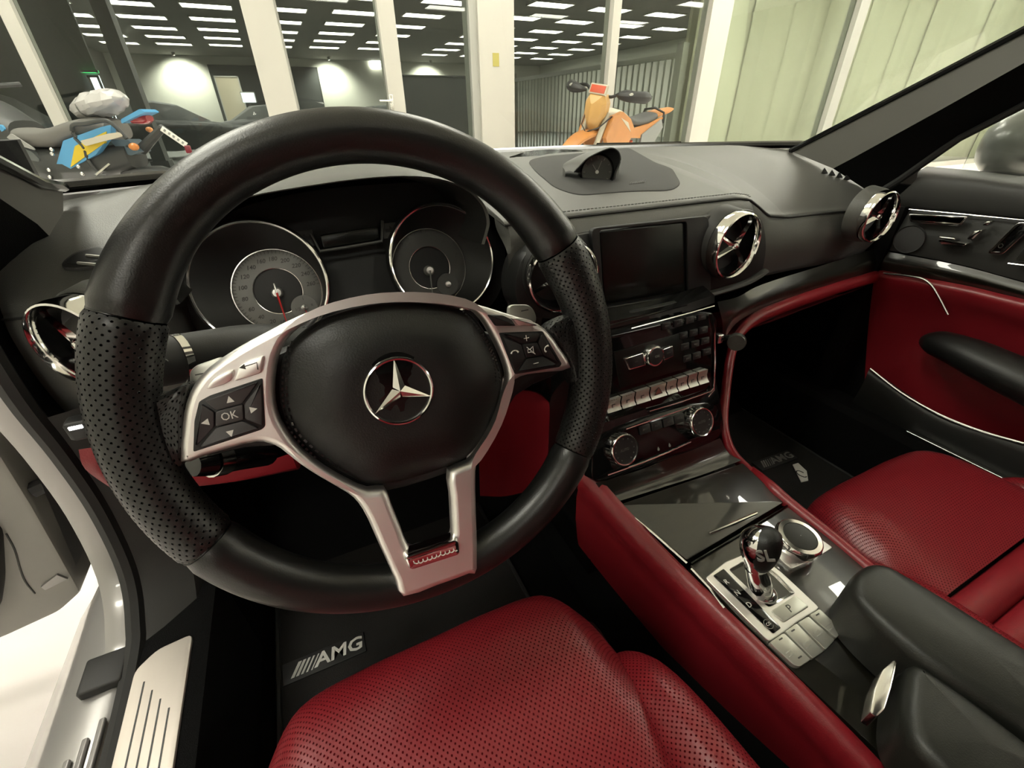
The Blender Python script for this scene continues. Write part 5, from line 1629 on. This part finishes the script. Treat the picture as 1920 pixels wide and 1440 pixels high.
mk('trim_line', MB().tube([at(a, b, x=.727) for a, b in ((1688, 391), (1800, 401), (1920, 413))], .0011, 6), M['chrome_soft'], pd)
# window sill outside, window glass
gp = at(1760, 300, x=.8)
mk('window_glass', MB().box((.795, -.12, .98), (.004, .62, .22), b=.001), M['wind_glass'], pd, 0)
mk('outer_skin', MB().grid([[(x, y, z) for y in (.5, .2, -.3, -.8)] for x, z in ((.80, .862), (.86, .85), (.92, .80), (.935, .6), (.90, .3), (.86, .22))]), M['paint'], pd)
# memory keys in a trapezoid frame
tr_ = [(1703, 401), (1816, 406), (1800, 424), (1708, 417)]
mfr = roundpoly([RF.px(a, b, .004) for a, b in tr_], .004, 3)
mk('memory_frame', curve_mesh([mfr, inset(mfr if area2(mfr) > 0 else mfr[::-1], .0025)], .002, .0005, RF, .003), M['chrome'], pd)
for k in range(5):
    a, b = k / 5 + .01, (k + 1) / 5 - .01
    q = [lerp(tr_[0], tr_[1], a), lerp(tr_[0], tr_[1], b), lerp(tr_[3], tr_[2], b), lerp(tr_[3], tr_[2], a)]
    cxx, cyy = sum(v[0] for v in q) / 4, sum(v[1] for v in q) / 4
    ky = rp([lerp(v, (cxx, cyy), .16) for v in q], -.002, .0045, 'memory_key', 'black', .001, .002)
    if 0 < k:
        u, v = RF.px(cxx, cyy + 3, .005)
        mk('key_mark', MB().box((u, v, .0048), (.003, .003, .0004), RF), M['grey_print'], ky, 0)
sp_ = RF.px(1703, 449, .002)
mk('speaker_mesh', MB().lathe(RF, [(.0275, -.004), (.027, .001), (.0255, -.001), (.0004, -.0015)], 32, *sp_), M['speaker'], pd)
sws = thing('seat_switch', at(1800, 445, x=.72), 'chrome seat shaped adjusting switches on the passenger door', 'switch')
def sw_(pxs, name, h=.012):
    mk(name, MB().prism(RF, roundpoly([RF.px(a, b, h) for a, b in pxs], .003, 3), -.002, h, .003), M['chrome_soft'], sws)
sw_(((1757, 442), (1791, 446), (1791, 451), (1760, 448)), 'thigh_switch')
sw_(((1757, 449), (1815, 457), (1804, 464), (1765, 460)), 'cushion_switch')
sw_(((1810, 449), (1824, 433), (1844, 430), (1823, 451)), 'back_switch')
sw_(((1839, 423), (1849, 414), (1860, 415), (1850, 424)), 'headrest_switch')
# latch handle in its frame, door pull, pocket, lower trim
hf = [(1850, 475), (1909, 416), (1945, 418), (1880, 478)]
q = roundpoly([RF.px(a, b, .006) for a, b in hf], .006, 3)
mk('handle_frame', curve_mesh([q, inset(q if area2(q) > 0 else q[::-1], .003)], .003, .001, RF, .004), M['chrome'], pd)
rp([lerp(v, (1896, 447), .1) for v in hf], -.002, .005, 'lock_panel', 'gloss', .001, .004)
u, v = RF.px(1876, 461, .006)
mk('lock_mark', MB().tube([RF.w(u + .003 * math.cos(a), v + .0035 * math.sin(a), .0058) for a in np.linspace(0, 2 * math.pi, 14, endpoint=False)], .0005, 4, closed=True, up=RF.z), M['grey_print'], pd, 0)
rp([(1898, 490), (1930, 450), (1990, 455), (1990, 500)], 0, .018, 'door_release', 'armrest', .005, .008)
mk('release_edge', MB().tube([RF.w(*RF.px(a, b, .02), .02) for a, b in ((1890, 494), (1940, 500), (2000, 506))], .0014, 6), M['chrome'], pd)
mk('pocket_line', MB().tube(cr([at(a, b, x=.708) for a, b in ((1657, 512), (1700, 517), (1728, 522), (1745, 533), (1758, 552), (1778, 590))], 5), .0022, 8), M['chrome_soft'], pd)
ap = [at(1738, 640, x=.735), at(1762, 644, x=.71), at(1810, 662, x=.69), at(1865, 688, x=.68), at(1920, 714, x=.675), at(2100, 800, x=.67)]
mk('armrest', MB().tube(cr(ap, 5), list(np.interp(np.linspace(0, 1, 26), [0, .06, .2, .5, 1], [.006, .02, .032, .04, .045])), 18, flat=.8), M['black_leather'], pd, 60)
mk('armrest_seam', MB().tube(cr([p + np.array([-.012, 0, .027]) for p in ap[2:]], 4), .001, 5), M['soft_black'], pd)
dloft([[(1632, 690, .725), (1760, 775, .725), (1920, 832, .725)], [(1628, 696, .70), (1757, 782, .70), (1920, 838, .70)], [(1615, 725, .70), (1740, 815, .70), (1900, 900, .70)], [(1590, 765, .72), (1720, 850, .72), (1880, 940, .72)]], 'door_pocket', 'soft_black')
mk('pocket_edge', MB().tube(cr([at(a, b, x=.698) for a, b in ((1632, 691), (1690, 736), (1760, 776), (1840, 808), (1920, 831))], 4), .0022, 6), M['chrome_soft'], pd)
mk('passenger_sill', MB().grid([[(x, y, z) for y in (.5, .1, -.4, -.9)] for x, z in ((.66, .2), (.665, .35), (.68, .362), (.72, .36), (.76, .35))]), M['carpet'], car)
mk('passenger_tread', MB().box((.694, -.22, .366), (.012, .50, .006), b=.002), M['chrome_soft'], car)
# outside mirror
mr_ = thing('door_mirror', (.95, .24, .87), 'grey painted outside mirror beyond the passenger window', 'mirror')
cmid = at(1925, 262, x=.99)
MFm = Fr(cmid, (1, 0, 0), (0, 1, 0))
rows = []
for t in np.linspace(0, 1, 9):
    z = -.075 + .15 * t
    k = (1 - abs(2 * t - .9) ** 3) if abs(2 * t - .9) < 1 else .05
    k = max(k, .25)
    rows.append([cmid + np.array([.115 * k * math.cos(a), .06 * k * math.sin(a), z]) for a in np.linspace(0, 2 * math.pi, 24, endpoint=False)])
mk('shell', MB().grid(rows, cu=True, cap=True), M['mirror_paint'], mr_, 80)
mk('foot', MB().tube([cmid + np.array([-.12, .0, -.12]), cmid + np.array([-.06, 0, -.09]), cmid + np.array([.02, 0, -.07])], [.05, .045, .05], 14, flat=.5), M['mirror_paint'], mr_)
mk('mirror_glass', MB().box(cmid + np.array([0, -.056, .0]), (.17, .004, .10), b=.002), M['chrome'], mr_)
# inside rear view mirror under the header
rv = thing('rear_view_mirror', (XC, -.02, 1.12), 'black rear view mirror hanging from the windscreen header', 'mirror')
mk('housing', MB().box((XC, .0, 1.135), (.24, .03, .065), b=.014), M['gloss'], rv)
mk('reflector', MB().box((XC, -.017, 1.135), (.225, .003, .052), b=.001), M['chrome'], rv)
mk('arm', MB().tube([(XC, .015, 1.145), (XC, .03, 1.19), (XC, .0, 1.2)], .012, 8), M['black'], rv)

# ================================================================== the two motorcycles in front of the glass
class Bike:
    """local frame: s forward, t to the left of the rider, z up"""
    def __init__(s, x, y, heading, lean=0.):
        fw, lf = np.array([math.cos(heading), math.sin(heading), 0]), np.array([-math.sin(heading), math.cos(heading), 0])
        a = math.radians(lean)                # resting on its side stand
        s.f = Fr((x, y, 0), fw, lf * math.cos(a) - np.array([0, 0, math.sin(a)]))
    def p(s, a, t, z):
        return s.f.w(a, t, z)
    def tube(s, pts, r, seg=10, **k):
        return MB().tube([s.p(*q) for q in pts], r, seg, **k)
    def side(s, poly, t0, t1, b=.004):
        """a plate drawn in side view, between two distances from the middle"""
        fr = Fr(s.p(0, 0, 0), s.f.x, s.f.z)              # out = -left
        return MB().prism(fr, poly, -max(t0, t1), -min(t0, t1), b)
    def loft(s, secs, n=3):
        """cross sections (s, half width, z low, z high)"""
        rows = []
        for a, w, z0, z1 in secs:
            c, h = (z0 + z1) / 2, (z1 - z0) / 2
            rows.append([s.p(a, w * np.sign(math.cos(q)) * abs(math.cos(q)) ** .7, c + h * np.sign(math.sin(q)) * abs(math.sin(q)) ** .7) for q in np.linspace(0, 2 * math.pi, 20, endpoint=False)])
        cols = [cr([r[j] for r in rows], n) for j in range(20)]
        return MB().grid([[c[i] for c in cols] for i in range(len(cols[0]))], cu=True, cap=True)
def wheel(b, root, a, r, tyre):
    fr = Fr(b.p(a, 0, r), b.f.x, b.f.z)
    w = mk('wheel', MB().tube([fr.w((r - tyre) * math.cos(q), (r - tyre) * math.sin(q)) for q in np.linspace(0, 2 * math.pi, 40, endpoint=False)], tyre, 10, closed=True, up=fr.z), M['rubber'], root)
    sp = MB()
    for k in range(18):
        q = 2 * math.pi * k / 18
        sp.tube([fr.w(0, 0, .03 * (-1) ** k), fr.w((r - tyre * 1.8) * math.cos(q), (r - tyre * 1.8) * math.sin(q))], .003, 4)
    mk('spokes', sp, M['chrome_soft'], w)
    mk('wheel_hub', MB().lathe(fr, [(.01, -.06), (.045, -.06), (.05, 0), (.045, .06), (.01, .06)], 16, cap=True), M['silver_key'], w)
OR = mat('orange_plastic', (.46, .19, .05), .4, var=.25, vscale=6)
ORY = mat('yellow_orange_mask', (.5, .29, .09), .4, var=.15, vscale=8)
PALE = mat('pale_plastic', (.46, .42, .33), .45)
REDP = mat('red_orange', (.5, .075, .03), .4)
GREY = mat('grey_seat', (.05, .05, .048), .6, bump=.1, bscale=200)
SHIELD = mat('grey_plastic', (.2, .21, .205), .5)
# --- orange dirt bike
hd = math.radians(203)
_m = at(1113, 192, y=3.8)
_o = _m - np.array([math.cos(hd), math.sin(hd), 0]) * .62 - np.array([-math.sin(hd), math.cos(hd), 0]) * .16
ob = Bike(_o[0], _o[1], hd, 9)
r1 = thing('dirt_bike', (_o[0], _o[1], 0), 'orange enduro dirt bike with handguards standing before the glass', 'motorcycle')
wheel(ob, r1, .74, .345, .05)
wheel(ob, r1, -.73, .33, .06)
for t in (-.1, .1):
    mk('fork_leg', ob.tube([(.77, t, .34), (.60, t, .75), (.50, t, 1.0)], [.028, .028, .024], 10), PALE, r1)
    mk('fork_guard', ob.side([(.80, .3), (.84, .34), (.70, .68), (.64, .66)], t - .03, t + .03, .01), OR, r1)
mk('front_mudguard', ob.loft([(.46, .05, .80, .84), (.62, .085, .79, .845), (.80, .085, .75, .80), (.98, .06, .66, .69), (1.06, .02, .60, .61)]), OR, r1)
mo = [(-.075, 1.145), (.075, 1.145), (.115, 1.08), (.11, .98), (.05, .86), (0, .82), (-.05, .86), (-.11, .98), (-.115, 1.08)]
mk('headlight_mask', MB().grid([[ob.p(.50, t * .9, z) for t, z in mo], [ob.p(.585 + .02 * (z - .95), t, z) for t, z in mo], [ob.p(.625, t * .8, 1. + (z - 1.) * .8) for t, z in mo], [ob.p(.66, t * .2, .99 + (z - .99) * .5) for t, z in mo], [ob.p(.665, t * .02, .99 + (z - .99) * .45) for t, z in mo]], cu=True, cap=True), ORY, r1, 25)
nf = Fr(ob.p(.585, 0, 1.175), ob.f.y, ob.f.z + ob.f.x * -.3)
nfp = mk('number_field', MB().box((0, 0, 0), (.19, .085, .03), nf, b=.008), PALE, r1)
mk('number_face', MB().box((0, 0, .016), (.16, .062, .004), nf, b=.003), REDP, nfp)
mk('strap', MB().tube([ob.p(a, t, z) for a, t, z in ((.50, -.15, .98), (.62, -.10, .88), (.68, 0, .83), (.62, .10, .88), (.50, .15, .98))], .006, 6), M['black'], r1)
mk('handlebar', ob.tube(cr([(.40, -.40, 1.17), (.46, -.22, 1.19), (.50, -.1, 1.13), (.50, .1, 1.13), (.46, .22, 1.19), (.40, .40, 1.17)], 4), .013, 8), M['black'], r1)
for sg in (-1, 1):
    rows = [(.36, .40, 1.13, 1.2), (.44, .41, 1.11, 1.22), (.52, .34, 1.10, 1.22), (.55, .24, 1.12, 1.19), (.53, .17, 1.14, 1.17)]
    pts = [ob.p(a, sg * t, (z0 + z1) / 2) for a, t, z0, z1 in rows]
    hg = mk('handguard', MB().tube(cr(pts, 4), list(np.interp(np.linspace(0, 1, 17), [0, .25, .6, .85, 1], [.03, .055, .05, .03, .012])), 10, flat=.9), M['soft_black'], r1)
    mk('guard_mark', MB().ball(ob.p(.55, sg * .33, 1.175), .03, 10, 6, (1, 1, .6)), M['silver_key'], hg)
    mk('grip', ob.tube([(.38, sg * .30, 1.18), (.35, sg * .43, 1.165)], .018, 8), M['rubber'], r1)
    mk('lever', ob.tube([(.47, sg * .2, 1.17), (.45, sg * .38, 1.15)], .006, 6), M['chrome_soft'], r1)
    mk('radiator_shroud', ob.side([(.50, .98), (.56, .80), (.47, .70), (.24, .62), (.10, .72), (.02, .86), (.16, .96), (.34, 1.02)], sg * .12, sg * .17, .01), OR, r1)
    mk('shroud_flash', ob.side([(.36, .97), (.22, .90), (.10, .84), (.2, .93)], sg * .165, sg * .173, .002), PALE, r1)
    mk('side_panel', ob.side([(-.02, .86), (.06, .78), (-.30, .76), (-.62, .90), (-.66, .96), (-.38, .90)], sg * .10, sg * .13, .008), OR, r1)
    mk('number_plate', ob.side([(-.22, .80), (-.60, .94), (-.68, .86), (-.50, .64), (-.25, .58)], sg * .12, sg * .145, .006), SHIELD, r1)
    mk('frame_cover', ob.side([(.22, .68), (-.05, .72), (-.02, .45), (.16, .42)], sg * .10, sg * .13, .008), PALE, r1)
    mk('red_frame', ob.tube([(-.06, sg * .11, .74), (-.12, sg * .12, .62), (-.14, sg * .12, .40), (-.1, sg * .12, .3)], .022, 8), REDP, r1)
mk('fuel_tank', ob.loft([(.42, .05, .90, 1.0), (.3, .12, .84, 1.03), (.15, .13, .80, 1.01), (.0, .10, .80, .96), (-.1, .08, .82, .93)]), PALE, r1)
mk('seat', ob.loft([(.22, .05, .95, 1.03), (.08, .075, .90, .99), (-.12, .10, .86, .94), (-.35, .11, .87, .95), (-.55, .10, .91, .985), (-.66, .07, .95, .99)]), GREY, r1)
mk('rear_mudguard', ob.loft([(-.5, .09, .92, .97), (-.7, .09, .95, 1.0), (-.9, .075, .98, 1.02), (-1.05, .05, 1.01, 1.035)]), OR, r1)
mk('tail_strap', MB().tube([ob.p(-.66, t, z) for t, z in ((-.14, .90), (-.12, 1.0), (0, 1.03), (.12, 1.0), (.14, .90))], .012, 6), M['black'], r1)
mk('engine', ob.loft([(.28, .09, .36, .6), (.15, .13, .28, .66), (-.02, .14, .28, .62), (-.18, .12, .3, .5)]), M['black'], r1)
mk('swingarm', ob.tube([(-.12, 0, .42), (-.73, 0, .33)], .04, 8), M['silver_key'], r1)
mk('exhaust', ob.tube([(.25, -.12, .5), (.1, -.16, .55), (-.3, -.17, .62), (-.62, -.17, .74)], [.025, .03, .05, .05], 10), M['chrome_soft'], r1)

# --- blue and yellow travel bike, tail towards the car
BLUE = mat('sky_blue', (.08, .29, .52), .35)
YEL = mat('yellow_panel', (.58, .42, .02), .4)
DGREY = mat('bike_dark', (.035, .037, .036), .45)
SMOKE = mat('smoke_grey', (.1, .11, .11), .35)
def bb_at(px, py, y):
    return at(px, py, y=y)
tail, nose = at(268, 230, y=3.35), at(0, 235, y=3.75)
hd = math.atan2(nose[1] - tail[1], nose[0] - tail[0])
orig = tail + nrm(nose - tail) * .62
bb = Bike(orig[0], orig[1], hd)
r2 = thing('touring_motorcycle', (orig[0], orig[1], 0), 'black motorcycle with blue and yellow side panel and wrapped bundle', 'motorcycle')
def bs(px, py, t):
    """side view coordinates of a pixel on the plane t to the bike's left"""
    fr = Fr(bb.p(0, t, 0), bb.f.x, (0, 0, 1))
    return fr.px(px, py)
NEAR = .13 if (bb.p(0, .13, 0)[1] < bb.p(0, -.13, 0)[1]) else -.13
sg = 1 if NEAR > 0 else -1
def bplate(pxs, m, name, t0=NEAR, th=.03, b=.004, rr=.008, par=None):
    poly = roundpoly([bs(a, c, t0) for a, c in pxs], rr, 3)
    return mk(name, bb.side(poly, t0 - sg * th, t0, b), m, par or r2)
wheel(bb, r2, .85, .33, .06)
wheel(bb, r2, -.62, .33, .08)
# seat: long dip from the tank to the pillion
su = [bs(*q, 0.) for q in ((-40, 205), (0, 212), (40, 236), (75, 241), (110, 238), (150, 225), (190, 218), (215, 226))]
secs = [(u, .12 if k < 6 else .10, v - .10, v) for k, (u, v) in enumerate(su)]
mk('seat', bb.loft(secs), mat('touring_seat', (.13, .125, .115), .6), r2)
bplate(((118, 264), (190, 238), (208, 234), (207, 252), (180, 290), (126, 320), (105, 322), (104, 315), (116, 272)), BLUE, 'side_panel', NEAR, .04)
bplate(((140, 274), (200, 246), (196, 268), (162, 292), (132, 314)), YEL, 'yellow_insert', NEAR + sg * .004, .02)
bplate(((150, 264), (205, 250), (222, 248), (228, 256), (190, 266), (160, 274)), PALE, 'pannier_bracket', NEAR + sg * .03, .015)
bplate(((226, 224), (262, 204), (272, 210), (255, 218), (228, 232)), BLUE, 'tail_panel', NEAR * .6, .12)
mk('tail_light', bb.loft([(bs(250, 214, 0)[0], .05, bs(250, 214, 0)[1] - .05, bs(250, 214, 0)[1] + .0), (bs(270, 216, 0)[0], .045, bs(270, 216, 0)[1] - .045, bs(270, 216, 0)[1] + .01), (bs(280, 220, 0)[0], .03, bs(280, 220, 0)[1] - .02, bs(280, 220, 0)[1] + .01)]), mat('red_lens', (.35, .02, .03), .2, coat=1), r2)
rail = [bb.p(*((lambda q: (q[0], NEAR, q[1]))(bs(a, c, NEAR)))) for a, c in ((143, 258), (136, 246), (138, 234), (160, 232), (196, 226), (215, 236), (238, 260))]
mk('grab_rail', MB().tube(cr(rail, 4), .011, 8), DGREY, r2)
rail = [bb.p(*((lambda q: (q[0], NEAR, q[1]))(bs(a, c, NEAR)))) for a, c in ((140, 258), (158, 278), (165, 300), (185, 325), (200, 330))]
mk('pannier_frame', MB().tube(cr(rail, 4), .009, 8), DGREY, r2)
bplate(((205, 262), (240, 262), (262, 285), (245, 292), (225, 284), (212, 270)), mat('blue_grey', (.07, .11, .14), .4), 'tail_underside', NEAR * .5, .1)
p = bb.p(*((lambda q: (q[0], .12 * sg, q[1]))(bs(251, 275, .12 * sg))))
mk('indicator_stem', MB().tube([bb.p(-.5, .05 * sg, p[2]), p], .008, 6), DGREY, r2)
mk('indicator', MB().ball(p, .02, 12, 8, (1.3, 1, 1)), mat('amber', (.5, .18, .04), .3), r2)
p = bb.p(*((lambda q: (q[0], -.12 * sg, q[1]))(bs(280, 243, -.12 * sg))))
mk('indicator', MB().ball(p, .015, 12, 8, (1.3, 1, 1)), mat('amber_far', (.6, .25, .08), .3), r2)
# licence plate on its carrier, facing back
c_ = at(325, 254, y=3.15)
bk = -bb.f.x
lf = Fr(c_, nrm(np.cross((0, 0, 1), bk)), (0, 0, 1))
if lf.z @ bk < 0:
    lf = Fr(c_, -lf.x, lf.y)
q0, q1, q2, q3 = (at(a, b_, y=yy) for a, b_, yy in ((305, 236, 3.18), (352, 268, 3.12), (348, 278, 3.12), (300, 244, 3.18)))
pf_ = Fr((q0 + q1 + q2 + q3) / 4, q1 - q0, q0 - q3)
w_, h_ = np.linalg.norm(q1 - q0), np.linalg.norm(q0 - q3)
lp_ = mk('licence_plate', MB().box((0, 0, 0), (w_, h_, .006), pf_, b=.002), M['white'], r2)
for k in range(5):
    mk('plate_mark', MB().box((-w_ * .36 + w_ * .18 * k, .0, .0035), (w_ * .08, h_ * .45, .0006), pf_), M['white_dim'], lp_, 0)
mk('plate_carrier', MB().tube([bb.p(-.55, 0, .82), (q0 + q3) / 2 + np.array([0, .03, 0]), pf_.w(0, 0, -.01)], [.03, .02, .015], 8), DGREY, r2)
mk('rear_reflector', MB().box(at(353, 280, y=3.12), (.03, .02, .04), b=.006), mat('red_reflector', (.16, .008, .02), .3), r2)
# dark middle of the bike: frame, engine, exhaust, forks
mk('body_core', bb.loft([(-.50, .08, .72, .86), (-.3, .12, .66, .84), (-.05, .14, .5, .84), (.3, .16, .42, .88), (.6, .16, .42, .95)]), DGREY, r2)
bplate(((-60, 262), (0, 258), (60, 285), (75, 300), (60, 318), (0, 300), (-60, 290)), SMOKE, 'mid_cover', NEAR, .03)
bplate(((20, 250), (62, 277), (66, 282), (40, 274), (12, 258)), mat('light_strip', (.3, .3, .29), .4), 'light_trim', NEAR + sg * .01, .01)
bplate(((-30, 232), (0, 234), (8, 243), (0, 250), (-30, 246)), BLUE, 'tank_panel', NEAR, .04)
mk('exhaust', bb.tube([(.1, sg * .16, .42), (-.2, sg * .18, .5), (-.6, sg * .19, .66)], [.03, .05, .055], 12), SMOKE, r2)
mk('rear_hugger', bb.loft([(-.75, .06, .60, .66), (-.6, .07, .68, .73), (-.4, .06, .66, .71)]), DGREY, r2)
for k, (a, c) in enumerate(((104, 288), (103, 280), (98, 318), (100, 331), (153, 312), (160, 325))):
    q = bs(a, c, NEAR)
    mk('bolt', MB().ball(bb.p(q[0], NEAR + sg * .02, q[1]), .012, 8, 6), M['chrome_soft'], r2)
mk('footrest', bb.tube([(bs(205, 308, NEAR)[0], NEAR, bs(205, 308, NEAR)[1]), (bs(201, 326, NEAR)[0], NEAR + sg * .08, bs(201, 326, NEAR)[1])], .009, 6), M['chrome_soft'], r2)
for t in (-.1, .1):
    mk('fork_leg', bb.tube([(.85, t, .33), (.62, t, .95)], .028, 8), DGREY, r2)
mk('fuel_tank', bb.loft([(.10, .12, .8, .98), (.3, .2, .78, 1.1), (.5, .2, .8, 1.12), (.66, .12, .85, 1.1)]), DGREY, r2)
mk('handlebar', bb.tube([(.42, -.42, 1.18), (.55, -.15, 1.15), (.55, .15, 1.15), (.42, .42, 1.18)], .014, 8), DGREY, r2)
# bundle wrapped in clear film on the rack
bc = at(189, 200, y=3.45)
bu = thing('wrapped_bundle', bc - np.array([0, 0, .07]), 'silver white bundle wrapped in plastic film on the motorcycle rack', 'bundle')
rows = []
rnd = random.Random(3)
for i, t in enumerate(np.linspace(-1, 1, 15)):
    rr_ = math.sqrt(max(.02, 1 - abs(t) ** 3))
    cu_ = bc + bb.f.x * (-t * .16) + np.array([0, 0, .03 * t])
    rows.append([cu_ + bb.f.y * .10 * rr_ * math.cos(a) * (1 + rnd.uniform(-.1, .1)) + np.array([0, 0, 1]) * (.062 * rr_ * math.sin(a) * (1 + rnd.uniform(-.18, .18)) + .01) for a in np.linspace(0, 2 * math.pi, 18, endpoint=False)])
mk('film', MB().grid(rows, cu=True, cap=True), mat('silver_film', (.4, .39, .38), .25, bump=.6, bscale=25, spec=.8), bu, 20)
mk('tie', MB().tube([bc + bb.f.x * .06 + bb.f.y * .098 * math.cos(a) + np.array([0, 0, .058 * math.sin(a) - .002]) for a in np.linspace(0, 2 * math.pi, 20, endpoint=False)], .004, 5, closed=True), M['white_dim'], bu)
